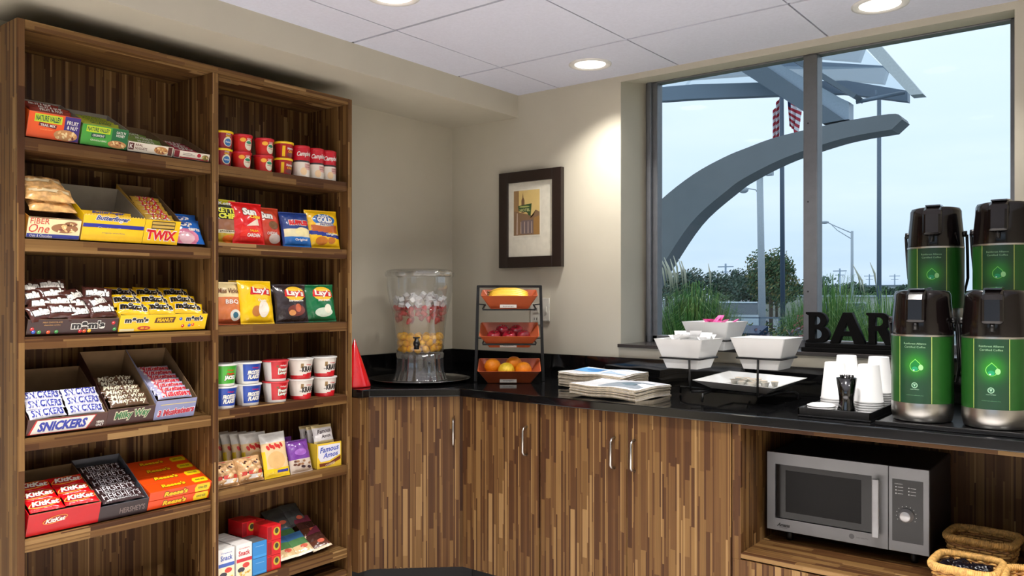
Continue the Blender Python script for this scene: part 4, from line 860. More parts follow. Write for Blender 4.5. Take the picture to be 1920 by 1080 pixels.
for i in range(3):
    z0 = bz[i]; w1, d1_ = bw[i]
    if i < 2:
        m = MB(); zr = [.376, .211][i]; yy_ = .047*zr/HT
        bar_(m, (-.158, yy_+.0, zr), (-.118, yy_, zr-.004), .006, .006); bar_(m, (.118, yy_, zr-.004), (.158, yy_, zr), .006, .006); 
        for s_ in (-1, 1): bar_(m, (s_*.128, yy_-.07, zr-.022), (s_*.118, yy_+.01, zr-.004), .006, .006)
        bar_(m, (-.128, by[i]-.088, zr-.026), (.128, by[i]-.088, zr-.026), .008, .005)
        m.build('support_rail', st)
    tilt_ = [9, 18, 14][i]
    MD = FS @ T(0, by[i], z0) @ RX(tilt_)
    m = dish(w1, d1_, w1-.09, d1_-.075, .070, TERR); fy = -(d1_-.075)/2-.0175
    o = mk(m, 'fruit_tray', ['terracotta tray of bananas, top of the fruit stand', 'terracotta tray of apples, middle of the fruit stand', 'terracotta tray of oranges, bottom of the fruit stand'][i], 'tray', MD)
    m = MB(); m.box(-.045, .035, fy-.0015, fy, .009, .025, LAB); m.text(labs[i], -.005, .017, .05, .006, P(70, 60, 60), sf=flat(fy-.0015), bold=0, e=.0004); m.build('label_card', o)
    if i == 0:
        BAN = mat('banana_skin', (236, 190, 60), .4, var=.12, scale=20); BT = mat('banana_tip', (110, 80, 40), .6)
        bp = None
        for k, (yo, rot_) in enumerate(((-.056, 1), (-.018, -1), (.020, 1), (.058, 0))):
            Mb = MD @ T(0, yo, .050+.003*k) @ RZ(rot_) @ RX(-14)
            if bp is None:
                m = MB(); pts = [(-.098+.19*t_/9, 0, (.011*(1-((t_-4)/5)**2))) for t_ in range(10)]; m.tube(pts, [.004, .012, .0165, .018, .0185, .0185, .018, .0165, .012, .005], BAN, 12)
                m.tube([(-.098, 0, .0), (-.108, 0, .008)], .0045, BT, 8); bp = mk(m, 'banana', 'yellow banana in the top tray of the fruit stand', 'fruit', Mb, 'bananas in the top tray')
            else: copy_tree(bp, Mb)
    else:
        if i == 1:
            APP = mat('apple_skin', (150, 20, 40), .15, var=.35, scale=26, spec=.7)
            m = MB(); m.lathe([(.0001, .006), (.008, .001), (.018, .001), (.028, .012), (.034, .03), (.032, .048), (.022, .060), (.010, .060), (.003, .054), (.0001, .053)], APP, 28); pos = [(-.074, -.028, .010), (-.001, -.032, .010), (.072, -.027, .010), (-.038, .036, .014), (.037, .037, .014)]
            o = tag(m.build('apple', M=MD @ T(*pos[0]) @ RX(8)), 'glossy dark red apple in the middle tray', 'fruit', 'apples in the middle tray'); k_ = MB(); k_.tube([(0, 0, .053), (.003, 0, .068)], .0013, BT, 6); k_.build('stem', o)
            for k, p in enumerate(pos[1:]): copy_tree(o, MD @ T(*p) @ RZ(50*k) @ RX([12, -9, 8, -10, 8, 5][k]))
        else:
            ORM = mat('orange_peel', (246, 146, 16), .42, var=.06, scale=60, bump=.25, bscale=220); ORY = mat('pale_orange_peel', (240, 206, 50), .42, var=.08, scale=30, bump=.25, bscale=220)
            def orange(M_, mt, lab): m = MB(); m.ball((0, 0, 0), .040, mt, 28, 18, (1, 1, .96)); m.ball((.0, -.0395, .004), .003, mat('navel', (150, 120, 40), .6), 8, 6); return tag(m.build('orange', M=M_), lab, 'fruit', 'oranges in the bottom tray')
            o1 = orange(MD @ T(-.080, .016, .056) @ RX(60), ORM, 'deep orange fruit at the left of the bottom tray')
            orange(MD @ T(-.014, -.034, .052) @ RX(-8), ORY, 'yellow green orange at the front of the bottom tray')
            copy_tree(o1, MD @ T(.022, .041, .058) @ RX(120), 'orange behind the others in the bottom tray'); copy_tree(o1, MD @ T(.068, -.030, .053) @ RX(100) @ RZ(40), 'bright orange at the front right of the bottom tray')

# newspapers
NEWS = P(222, 224, 230, r=.7); NE = mat('newsprint_edge', (196, 182, 158), .85, var=.25, scale=200)
def paper_mesh(t_):
    m = MB(); W1, D1 = .315, .285; nx = 14
    wv = lambda x, y: .0025*math.sin(x*30)+.002*math.sin(y*25+x*9)
    def fn(zo): return lambda a, b_: ((a-.5)*W1, (b_-.5)*D1, zo+wv((a-.5)*W1, (b_-.5)*D1))
    m.grid(nx, 10, fn(t_), NEWS, False); m.grid(nx, 10, lambda a, b_: fn(0)(1-a, b_), NEWS, False)
    for k, (f0) in enumerate((lambda a, b_: ((a-.5)*W1, -D1/2, 0), lambda a, b_: ((.5-a)*W1, D1/2, 0), lambda a, b_: (W1/2, (a-.5)*D1, 0), lambda a, b_: (-W1/2, (.5-a)*D1, 0))):
        m.grid(nx, 1, lambda a, b_, f0=f0: (f0(a, b_)[0], f0(a, b_)[1], wv(f0(a, b_)[0], f0(a, b_)[1])+b_*t_), NE, False)
    return m, (lambda zo: (lambda u, v, e: (u, v, zo+wv(u, v)+e)))
def news_deco(m, sft, v):
    bl_ = P(90, 150, 200, r=.7); gy = P(120, 130, 140, r=.7)
    if v: m.rect(-.15, -.02, -.02, .10, bl_, sft, .0012); m.ell(-.06, .05, .05, .03, P(60, 120, 180, r=.7), sft, .0018); m.rect(.02, .15, -.08, .08, P(150, 170, 190, r=.7), sft, .0012)
    else: m.rect(-.05, .14, -.10, .06, gy, sft, .0012); m.ell(.03, -.02, .06, .04, P(84, 104, 116, r=.7), sft, .0018); m.rect(-.16, .15, .10, .135, P(214, 216, 224, r=.7), sft, .0012)
    for i in range(14):
        y = -.13+i*.012
        m.rect(-.155, -.06, y-.001, y+.002, P(150, 146, 140, r=.7), sft, .001)
def stack(n, cx, cy, rz_, t_, v, lab, grp, flab):
    pr0 = None
    for k in range(n):
        r_ = random.Random(k*7+v); Mx = T(cx+r_.uniform(-.003, .003), cy+r_.uniform(-.003, .003), CT+.004+k*(t_+.0008)) @ RZ(rz_+r_.uniform(-1.0, 1.0))
        if k == n-1:
            m, sf = paper_mesh(t_); news_deco(m, sf(t_), v); mk(m, 'newspaper', flab, 'newspaper', Mx, grp)
        elif pr0 is None: m, sf = paper_mesh(t_); pr0 = mk(m, 'newspaper', lab, 'newspaper', Mx, grp)
        else: copy_tree(pr0, Mx)
stack(13, 1.142, 3.21, 4, .0042, 1, 'newspaper inside the back stack beside the fruit stand', 'newspapers in the back stack', 'top newspaper with a blue picture on the back stack')
stack(10, 1.372, 2.965, -2, .0038, 0, 'newspaper inside the front stack at the worktop edge', 'newspapers in the front stack', 'top newspaper with a grey picture on the front stack')

# bowl stand with platter
ir = thing('bowl_stand', 'black wrought iron stand carrying white bowls and a platter', 'stand', T(1.75, 3.15, CT))
def L_(x, y, z): return (x-1.75, y-3.15, z-CT)
def ringpts(cx, cy, w_, d_, z_): return [L_(cx-w_/2, cy-d_/2, z_), L_(cx+w_/2, cy-d_/2, z_), L_(cx+w_/2, cy+d_/2, z_), L_(cx-w_/2, cy+d_/2, z_)]
def sqring(m, cx, cy, w_, d_, z_, r_=.004):
    p = ringpts(cx, cy, w_, d_, z_)
    for i in range(4): m.tube([p[i], p[(i+1) % 4]], r_, BLACKM, 8)
BWL = [(1.615, 3.105, 1.035, 'white square bowl of white packets, front left on the stand'), (1.632, 3.325, 1.100, 'white square bowl of pink packets, highest at the back'), (1.945, 3.100, 1.050, 'empty looking white square bowl beside the sign letters')]
for cx, cy, z_, lab in BWL:
    m = MB(); hh = .12; wr_ = .215; k = .042/hh; wd = (.135+(wr_-.135)*k)+.0095; sqring(m, cx, cy, wd, wd, z_+.042); m.build('ring', ir)
m = MB()
def leg(pts, r_=.0045): 
    m_ = MB(); m_.tube([L_(*p) for p in pts], r_, BLACKM, 8); m_.build('leg', ir)
leg([(1.66, 3.015, 1.077), (1.663, 3.012, 1.0), (1.668, 3.012, .95)]); leg([(1.945, 3.009, 1.09), (1.945, 3.006, 1.02), (1.945, 3.006, 1.0), (1.945, 3.006, .95)]); leg([(1.7225, 3.325, 1.142), (1.735, 3.34, 1.09), (1.75, 3.365, 1.0), (1.77, 3.37, .95)])
leg([(1.735, 3.06, .949), (1.735, 2.99, .946), (1.745, 2.955, .948), (1.75, 2.945, .95), (1.75, 2.94, CT+.005)]); leg([(1.965, 3.2, .949), (1.985, 3.22, .949), (2.005, 3.245, .949), (2.011, 3.26, .94), (2.011, 3.262, CT+.005)]); leg([(1.735, 3.1, .949), (1.6, 3.13, .949), (1.55, 3.165, .946), (1.547, 3.167, CT+.005)])
m = MB(); sqring(m, 1.85, 3.17, .23, .22, .949, .004); m.tube([L_(1.668, 3.012, .949), L_(1.735, 3.06, .949)], .004, BLACKM); m.tube([L_(1.945, 3.006, .949), L_(1.945, 3.06, .949)], .004, BLACKM); m.tube([L_(1.77, 3.37, .949), L_(1.80, 3.28, .949)], .004, BLACKM); m.build('platter_ring', ir)
for cx, cy, z_, lab in BWL: mk(dish(.215, .215, .135, .135, .12, WHITEC, .006, .006), 'square_bowl', lab, 'bowl', T(cx, cy, z_))
PM = T(1.845, 3.182, .962) @ RZ(-2.6) @ RX(2.5) @ RY(1.5)
mk(dish(.341, .332, .23, .22, .034, WHITEC, .007, .004), 'square_platter', 'white square platter with creamer cups in front of the bowls', 'platter', PM)
def packets(col, nm, lab, grp, cx, cy, z_, n, w_=.05, h_=.036, spread=.07, seed=1):
    p0 = None; rn = random.Random(seed)
    for k in range(n):
        Mx = T(cx+rn.uniform(-spread, spread), cy+rn.uniform(-spread, spread), z_+rn.uniform(0, .014)+k*.0012) @ RZ(rn.uniform(0, 360)) @ RX(rn.uniform(-70, -20))
        if p0 is None:
            m, sf = pouch(w_, h_, .007, P(*col, r=.6), P(*col, r=.6), seed=seed, n=(12, 10)); m.rect(-.015, .015, .014, .022, P(*[max(0, c_-26) for c_ in col], r=.6), sf, .0006); p0 = mk(m, nm, lab, 'packet', Mx, grp)
        else: copy_tree(p0, Mx)
packets((240, 240, 240), 'sugar_packet', 'white sugar packet in the front left bowl', 'white packets in the front left bowl', 1.615, 3.105, 1.122, 24, seed=3)
packets((240, 110, 180), 'sweetener_packet', 'pink sweetener packet in the highest bowl', 'pink packets in the back bowl', 1.650, 3.325, 1.198, 8, seed=4, spread=.05)
packets((228, 226, 218), 'sugar_packet', 'pale packet low inside the bowl beside the sign', 'pale packets in the right bowl', 1.945, 3.10, 1.09, 6, seed=6, spread=.05)
CRM = P(248, 242, 230); CRL = P(244, 220, 194)
c0 = None; rn = random.Random(8)
for k, (x, y) in enumerate([(-.09, .07), (-.05, .03), (-.08, .0), (-.02, .06), (.02, .01), (-.03, -.03), (.05, .04), (.08, -.01), (.03, -.05), (.1, .05), (-.055, .085), (.0, .09)]):
    Mx = PM @ T(x*.85, y*.85, .0085) @ RZ(rn.uniform(0, 360))
    if c0 is None:
        m = MB(); m.lathe([(.0001, 0), (.011, 0), (.0145, .016), (.018, .017), (.018, .0178), (.0001, .0178)], CRM, 20); m.ell(0, 0, .013, .013, CRL, top(.0178), .0003); c0 = mk(m, 'creamer_cup', 'small cream coloured creamer cup lying on the white platter', 'creamer', Mx, 'creamer cups on the platter')
    else: copy_tree(c0, Mx)

# sign letters
SX = mat('black_painted_wood', (12, 11, 11), .7, var=.1, spec=.08)
def letter(nm, outer, holes, x, lab):
    cu = bpy.data.curves.new(nm, 'CURVE'); cu.dimensions = '2D'; cu.fill_mode = 'BOTH'; cu.extrude = .014; cu.bevel_depth = .001
    for pl in [outer]+holes:
        s_ = cu.splines.new('POLY'); s_.points.add(len(pl)-1); s_.use_cyclic_u = True
        for i, (a, b_) in enumerate(pl): s_.points[i].co = (a, b_, 0, 1)
    ob = bpy.data.objects.new(nm, cu); me = bpy.data.meshes.new_from_object(ob); bpy.data.objects.remove(ob); bpy.data.curves.remove(cu); me.materials.clear(); me.materials.append(SX)
    for p in me.polygons: p.material_index = 0
    o = bpy.data.objects.new(nm, me); COL.objects.link(o); o.parent = sg; o.matrix_basis = T(x, 0, .038) @ RX(90); return o
def arc_(cx, cy, rx, ry, a0, a1, n=14): return [(cx+rx*math.cos(R(a0+(a1-a0)*i/n)), cy+ry*math.sin(R(a0+(a1-a0)*i/n))) for i in range(n+1)]
sg = thing('letter_sign', 'black wooden letters spelling BAR on a stepped base on the window sill', 'sign', T(1.965, 3.475, Z0+.0006))
m = MB(); m.box(0, .46, -.040, .040, 0, .018, SX); m.box(.012, .45, -.030, .030, .018, .036, SX); m.build('base', sg, .002)
h_ = .125
letter('letter_b', [(0, 0), (.02, .004)][:1]+[(.058, 0)]+arc_(.056, .034, .038, .034, -90, 80)+arc_(.052, .093, .032, .032, -70, 90)+[(.0, h_), (.0, h_-.006), (.012, h_-.012), (.012, .012), (0, .006)], [arc_(.046, .035, .020, .020, -90, 90)+[(.036, .055), (.036, .015)], arc_(.043, .091, .017, .018, -90, 90)+[(.036, .109), (.036, .073)]], .012, '')
letter('letter_a', [(0, 0), (.034, 0), (.046, .030), (.086, .030), (.096, 0), (.138, 0), (.086, h_), (.052, h_)], [[(.053, .048), (.079, .048), (.066, .088)]], .110, '')
letter('letter_r', [(0, 0), (.038, 0), (.038, .054), (.050, .054), (.082, 0), (.128, 0), (.082, .064)]+arc_(.062, .092, .038, .033, -50, 90)+[(0, h_), (0, h_-.006), (.010, h_-.012), (.010, .010), (0, .006)], [arc_(.052, .091, .020, .018, -90, 90)+[(.038, .109), (.038, .073)]], .252, '').scale = (.88, 1, 1)

# cup tray
ct = MB(); tx0, tx1, ty0, ty1 = 2.155, 2.392, 2.833, 3.29
ct.box(tx0, tx1, ty0, ty1, 0, .006, BLACKP)
for a, c, d, e in ((tx0, tx1, ty0, ty0+.006), (tx0, tx1, ty1-.006, ty1), (tx0, tx0+.006, ty0, ty1), (tx1-.006, tx1, ty0, ty1)): ct.box(a, c, d, e, .006, .031, BLACKP)
for v in range(len(ct.v)): x, y, z_ = ct.v[v]; ct.v[v] = (x-2.27, y-3.06, z_)
mk(ct, 'cup_tray', 'black rectangular tray holding foam cups beside the coffee airpots', 'tray', T(2.27, 3.06, CT), bevel=.0015)
tz = CT+.0066
fc = None
def cupstack(x, y, n, hgt, lab):
    global fc
    step = .0085; h0 = hgt-(n-1)*step
    for k in range(n):
        Mx = T(x, y, tz+k*step+.0008*0)
        if fc is None:
            m = MB(); m.lathe([(.0482, 0), (.0495, .001), (.0495, .006), (.0476, .0072), (.0345, .133), (.033, .1345), (.0001, .135)], FOAM, 40); m.lathe([(.0480, 0), (.0341, .1325), (.0001, .1328)], FOAM, 32)
            fc = mk(m, 'foam_cup', lab, 'cup', Mx, 'foam cups on the tray')
        else: copy_tree(fc, Mx, lab)
cupstack(2.212, 3.06, 5, .16, 'white foam cup in the front left upturned stack'); cupstack(2.214, 3.20, 7, .19, 'white foam cup in the back left upturned stack')
cupstack(2.335, 3.035, 5, .16, 'white foam cup in the front right upturned stack'); cupstack(2.328, 3.20, 7, .19, 'white foam cup in the back right upturned stack')
ll = None
for k in range(4):
    Mx = T(2.206, 2.925, tz+k*.0072)
    if ll is None: m = MB(); m.lathe([(.0001, 0), (.044, 0), (.0475, .0015), (.0475, .0055), (.041, .0062), (.038, .0095), (.0001, .0085)], FOAM, 40); ll = mk(m, 'cup_cover', 'white cup lid in the low stack at the tray front', 'lid', Mx, 'white cup lids')
    else: copy_tree(ll, Mx)
sx, sy = 2.285, 2.945
m = MB(); m.lathe([(.0001, 0), (.033, 0), (.033, .004), (.024, .04), (.025, .06), (.034, .125), (.0335, .125), (.023, .06), (.022, .04), (.031, .006), (.0001, .006)], mat('smoked_steel', (90, 90, 92), .12, metal=1, var=.1), 32)
mk(m, 'stirrer_holder', 'hourglass shaped metal holder full of black stirrers', 'holder', T(sx, sy, tz))
q0 = None
for k in range(22):
    a = k*2.4; r_ = .014*math.sqrt(k/22); Mx = T(sx+r_*math.cos(a), sy+r_*math.sin(a), tz+.007) @ RZ(math.degrees(a)) @ RY(4)
    if q0 is None: m = MB(); m.box(-.0015, .0015, -.0012, .0012, 0, .128, BLACKP); q0 = mk(m, 'stirrer', 'thin black coffee stirrer standing in the holder', 'stirrer', Mx, 'black coffee stirrers')
    else: copy_tree(q0, Mx)

# airpots
def labelmat():
    m = bpy.data.materials.new('airpot_label'); m.use_nodes = True; nt = m.node_tree; b = nt.nodes['Principled BSDF']; b.inputs['Roughness'].default_value = .3
    t = nt.nodes.new('ShaderNodeTexCoord'); s = nt.nodes.new('ShaderNodeSeparateXYZ'); nt.links.new(t.outputs['Object'], s.inputs[0])
    def M(op, a, bv=None):
        x = nt.nodes.new('ShaderNodeMath'); x.operation = op
        for i, v in enumerate((a, bv)):
            if v is None: continue
            if isinstance(v, (int, float)): x.inputs[i].default_value = v
            else: nt.links.new(v, x.inputs[i])
        return x.outputs[0]
    X, Z = s.outputs['X'], s.outputs['Z']
    dx = M('DIVIDE', X, .030); dz = M('DIVIDE', M('SUBTRACT', Z, .185), .033); d2 = M('ADD', M('MULTIPLY', dx, dx), M('MULTIPLY', dz, dz)); g = M('POWER', 2.718, M('MULTIPLY', d2, -1.0))
    inner = M('LESS_THAN', M('ABSOLUTE', M('ADD', X, .004)), .047)
    base = nt.nodes.new('ShaderNodeMixRGB'); base.inputs[1].default_value = lin((30, 80, 28))+(1,); base.inputs[2].default_value = lin((24, 62, 40))+(1,); nt.links.new(inner, base.inputs[0])
    gl = nt.nodes.new('ShaderNodeMixRGB'); gl.inputs[2].default_value = lin((44, 140, 32))+(1,); nt.links.new(base.outputs[0], gl.inputs[1]); nt.links.new(M('MULTIPLY', g, .95), gl.inputs[0])
    nt.links.new(gl.outputs[0], b.inputs['Base Color']); return m
LBL = labelmat(); LID_ = mat('dark_brown_gloss', (15, 10, 10), .14, spec=.5, var=.1); YL = P(190, 206, 110)
def airpot(label, M_):
    o = thing('coffee_airpot', label, 'coffee airpot', M_, 'coffee airpots')
    m = MB(); m.lathe([(.0001, 0), (.080, 0), (.086, .004), (.089, .016), (.0915, .03), (.0915, .062), (.091, .064)], STEEL, 56); m.build('steel_body', o); m = MB(); m.lathe([(.0925, .274), (.0928, .277), (.0925, .280)], STEEL, 56); m.build('steel_collar', o)
    m = MB(); m.lathe([(.0917, .062), (.0917, .275)], LBL, 72)
    sf = cyl(lambda v: .0919)
    for u in (-.053, .045): m.rect(u-.0009, u+.0009, .063, .274, YL, sf, .0003)
    m.text('Rainforest Alliance', -.004, .252, .066, .006, P(150, 190, 150), sf=sf, bold=0, e=.0006); m.text('Certified Coffee', -.004, .241, .062, .006, P(150, 190, 150), sf=sf, bold=0, e=.0006)
    def drop(s_, k, mt, du=0, e=.0005): 
        pts = [(0, 1.35)]+arc_(0, 0, 1, 1, 40, -220, 20); m.poly([(-.002+du+p[0]*s_, .180+p[1]*k) for p in pts], mt, sf, e)
    drop(.0165, .0175, P(120, 206, 90)); drop(.0145, .0155, P(20, 120, 50), e=.0007); m.ell(-.003, .172, .009, .007, P(30, 150, 100), sf, .0009); m.ell(-.006, .168, .0025, .002, P(200, 240, 220), sf, .0011); m.ell(.014, .177, .007, .009, P(150, 210, 140), sf, .0008)
    m.ell(-.004, .120, .009, .009, P(150, 190, 160), sf, .0005); m.ell(-.004, .120, .0065, .0065, P(34, 88, 60), sf, .0007); m.text('v', -.004, .120, .007, .007, P(170, 210, 180), sf=sf, e=.0009, bold=.05)
    m.text('CERTIFIED', -.004, .107, .026, .003, P(150, 190, 160), sf=sf, bold=0); m.text('rainforest-alliance.org', -.004, .088, .05, .003, P(110, 160, 120), sf=sf, bold=0); m.build('printed_label', o)
    m = MB(); m.lathe([(.0905, .279), (.0915, .284), (.0895, .33), (.084, .385), (.083, .408), (.078, .418), (.06, .422), (.0001, .424)], LID_, 56); m.build('lid', o)
    m = MB(); m.prismx([(-.112, .318), (-.108, .392), (-.10, .408), (-.07, .424), (.03, .428), (.03, .40), (-.05, .40), (-.084, .36), (-.086, .318)], -.030, .030, LID_); m.build('spout_housing', o, .010)
    m = MB(); m.prismx([(-.085, .4265), (-.02, .431), (.03, .430), (.03, .427), (-.085, .4215)], -.024, .024, mat('lever_gloss', (60, 64, 72), .12, metal=.4)); m.build('pump_lever', o, .003)
    m = MB(); m.tube([(0, -.098, .322), (0, -.100, .296)], .007, BLACKP, 10); m.build('nozzle', o)
    m = MB(); m.tube([(-.080, 0, .325), (-.0995, 0, .325)], [.010, .011], BLACKP, 14); m.build('pivot_knob', o); m = MB(); m.tube([(.080, 0, .325), (.0995, 0, .325)], [.010, .011], BLACKP, 14); m.build('pivot_knob', o)
    m = MB(); m.tube([(-.0985, .004, .322), (-.0985, .03, .25), (-.097, .06, .17), (-.085, .09, .12), (0, .108, .10), (.085, .09, .12), (.097, .06, .17), (.0985, .03, .25), (.0985, .004, .322)], .005, BLACKP, 8); m.build('carry_handle', o)
    return o
RK = T(2.63, 3.06, CT)
rk = thing('airpot_rack', 'black two-level rack carrying four coffee airpots', 'rack', RK)
m = MB(); m.box(-.21, .25, -.26, .35, 0, .012, BLACKP); m.box(-.215, .255, -.265, -.258, 0, .014, BLACKP); m.build('base_tray', rk, .002)
m = MB(); m.box(-.21, .25, .045, .35, .296, .31, BLACKP)
m.build('upper_shelf', rk, .002)
for x in (-.205, .02, .245): 
    m = MB(); m.box(x-.009, x+.009, .115 if x == .02 else .10, .345, .012, .296, BLACKP); m.build('side_panel', rk)
a0 = airpot('green labelled coffee airpot, lower level on the left', T(2.530, 2.915, CT+.0125) @ RZ(0))
copy_tree(a0, T(2.738, 2.898, CT+.0125) @ RZ(3), 'green labelled coffee airpot, lower level on the right')
copy_tree(a0, T(2.505, 3.265, CT+.3105) @ RZ(4), 'green labelled coffee airpot, upper level on the left')
copy_tree(a0, T(2.722, 3.215, CT+.3105) @ RZ(-2), 'green labelled coffee airpot, upper level on the right')
BLU = mat('blue_plastic', (36, 62, 110), .35)
m = MB(); m.box(-.035, .035, -.05, .05, 0, .112, BLU); mk(m, 'blue_block', 'dark blue block behind the foam cups, by the airpots', 'carton', T(2.335, 3.361, CT+.0005), bevel=.002)  # plain blue block in the gap between cups and airpots

# ------------------------------------------------------------------ microwave and baskets
MS = mat('brushed_face_steel', (128, 128, 130), .45, metal=.5, var=.04, scale=10); MG = mat('dark_oven_glass', (10, 10, 11), .1, spec=.35, var=.2); MC = mat('dark_casing', (34, 34, 38), .45)
mw = thing('microwave', 'stainless commercial microwave oven in the open cabinet niche', 'microwave', T(1.995, 2.97, .4207))
W_, H2, D2 = .545, .285, .40; zf = .048
m = MB(); m.box(.004, W_-.004, .012, D2, zf, zf+H2-.003, MC); m.build('casing', mw, .004)
for x in (.06, W_-.06):
    for y in (.07, D2-.05): m = MB(); m.M = T(x, y, 0); m.lathe([(.0001, 0), (.012, 0), (.014, .01), (.012, zf), (.0001, zf)], BLACKP, 16); m.build('foot', mw)
wd = .418
m = MB(); zb, zt, xl, xr = zf+.046, zf+H2-.042, .032, .366
m.box(0, xl, 0, .014, zf, zf+H2, MS); m.box(xr, wd, 0, .014, zf, zf+H2, MS); m.box(xl, xr, 0, .014, zf, zb, MS); m.box(xl, xr, 0, .014, zt, zf+H2, MS)
m.text('Amana', .061, zf+.022, .048, .013, P(20, 20, 20), sf=flat(0), bold=.05, shear=.4); m.text('COMMERCIAL', .061, zf+.012, .03, .003, P(20, 20, 20), sf=flat(0), bold=0); m.ell(.300, zf+.024, .009, .009, P(80, 80, 82), flat(0)); m.text('1000 WATTS', .335, zf+.023, .04, .005, P(80, 80, 82), sf=flat(0), bold=0)
dr = m.build('door', mw, .0015); MH_ = mat('satin_handle', (150, 150, 152), .4, metal=.5)
m = MB(); m.box(xl, xr, .004, .010, zb, zt, MG); m.rect(xl+.035, xr-.035, zb+.025, zt-.02, mat('oven_mesh', (26, 26, 26), .5, spec=.2), flat(.004), .0003); m.build('window', dr)
m = MB(); m.box(xl-.001, xr+.001, .0, .003, zb-.0015, zb, CHROME); m.box(xl-.0015, xl, 0, .003, zb, zt, CHROME); m.build('window_trim', dr)
m = MB(); m.box(.374, .396, -.034, -.022, zf+.04, zf+H2-.045, MH_); m.box(.378, .392, -.022, 0, zf+.045, zf+.065, STEEL); m.box(.378, .392, -.022, 0, zf+H2-.068, zf+H2-.05, STEEL); m.build('handle', dr, .003)
m = MB(); m.box(wd+.002, W_, 0, .014, zf, zf+H2, MS); cp_ = m.build('control_panel', mw, .0015)
m = MB(); m.box(wd+.014, W_-.018, -.002, 0, zf+.035, zf+H2-.042, BLACKP)
wt_ = P(190, 190, 190); cx_, cz_ = wd+.058, zf+.125
for i in range(11):
    a = R(210-24*i); m.rect(cx_+.031*math.cos(a)-.0012, cx_+.031*math.cos(a)+.0012, cz_+.031*math.sin(a)-.0012, cz_+.031*math.sin(a)+.0012, wt_, flat(-.002), .0003)
for i in range(3):
    for x in (.022, .062): m.ell(wd+x+.004, zf+.196+.011*i, .0022, .0022, wt_, flat(-.002)); m.rect(wd+x+.009, wd+x+.026, zf+.195+.011*i, zf+.1965+.011*i, wt_, flat(-.002))
m.text('minutes', wd+.034, zf+.229, .024, .004, wt_, sf=flat(-.002), bold=0); m.build('control_face', cp_)
m = MB(); m.M = T(cx_, -.002, cz_) @ RX(90); m.lathe([(.0235, 0), (.0235, .006), (.019, .008), (.018, .02), (.015, .022), (.0001, .022)], mat('knob_silver', (180, 180, 182), .3, metal=.5), 36); m.build('dial', cp_)

WK = mat('wicker', (206, 160, 90), .6, var=.35, scale=90); WK2 = mat('wicker_dark', (150, 104, 56), .65, var=.35, scale=90)
def basket(label, M_, w_, d_, h_, fl=.018):
    o = thing('wicker_basket', label, 'basket', M_)
    def ring(z_, off, n=72, ph=0, amp=.0):
        k = z_/h_; W1 = w_/2+fl*k+off; D1 = d_/2+fl*k+off; r_ = .035; pts = []
        for i in range(n):
            a = 2*math.pi*i/n; c, s2 = math.cos(a), math.sin(a); e = 5.0
            q = (abs(c)**e+abs(s2)**e)**(-1/e); wv = amp*math.sin(a*18+ph); pts.append((q*c*(W1+wv), q*s2*(D1+wv), z_))
        return pts
    m = MB(); nz = 11
    for j in range(nz): m.tube(ring(.008+j*(h_-.02)/(nz-1), 0, 108, math.pi*(j % 2), .003), .0042, WK if j % 3 else WK2, 6, True)
    pts = ring(.004, -.004); m.add(pts, [tuple(range(len(pts)))], WK2)
    m.build('woven_side', o)
    m = MB()
    for i in range(36):
        a = 2*math.pi*(i+.5)/36; e = 5.0; c, s2 = math.cos(a), math.sin(a); q = (abs(c)**e+abs(s2)**e)**(-1/e)
        m.tube([(q*c*w_/2, q*s2*d_/2, .004), (q*c*(w_/2+fl), q*s2*(d_/2+fl), h_-.004)], .0028, WK2, 5)
    m.build('stakes', o)
    m = MB(); base = ring(h_, 0, 72)
    m.tube(base, .0075, WK2, 8, True)
    for s_ in (0, 1):
        pts = []
        for i in range(360):
            p = Vector(base[int(i/5) % 72]).lerp(Vector(base[(int(i/5)+1) % 72]), (i % 5)/5); a = 2*math.pi*i*72/360*.8+math.pi*s_; n_ = Vector((p.x, p.y, 0)).normalized(); pts.append(tuple(p+n_*.009*math.cos(a)+Vector((0, 0, .009*math.sin(a)))))
        m.tube(pts, .0042, WK, 5, True)
    m.build('braided_rim', o); return o
NZ = .4215
basket('light wicker basket in front, filled with dark wrapped items, right of the microwave', T(2.665, 2.873, NZ) @ RZ(-2), .145, .15, .075)
basket('dim wicker basket standing behind the front basket', T(2.675, 3.115, NZ) @ RZ(-4), .165, .14, .105)
basket('wicker basket cut off by the right edge of the photo', T(2.862, 2.86, NZ) @ RZ(4), .15, .16, .068)
DK = PG(20, 16, 22); c0 = None; rn = random.Random(9)
for k in range(9):
    Mx = T(2.665+(-.04+.04*(k % 3)), 2.873+(-.045+.045*(k//3)), NZ+.028+.010*(k % 2)) @ RZ(rn.uniform(0, 90)) @ RX(rn.uniform(-60, -20))
    if c0 is None: m, sf = pouch(.06, .05, .03, DK, DK, seed=61, n=(18, 16), wr=.12); c0 = mk(m, 'dark_packet', 'dark glossy packet in the front wicker basket', 'packet', Mx, 'dark packets in the front basket')
    else: copy_tree(c0, Mx)
c0 = copy_tree(c0, T(2.665, 3.09, NZ+.06) @ RX(-50), 'dark glossy packet in the dim rear wicker basket', 'dark packets in the rear basket')

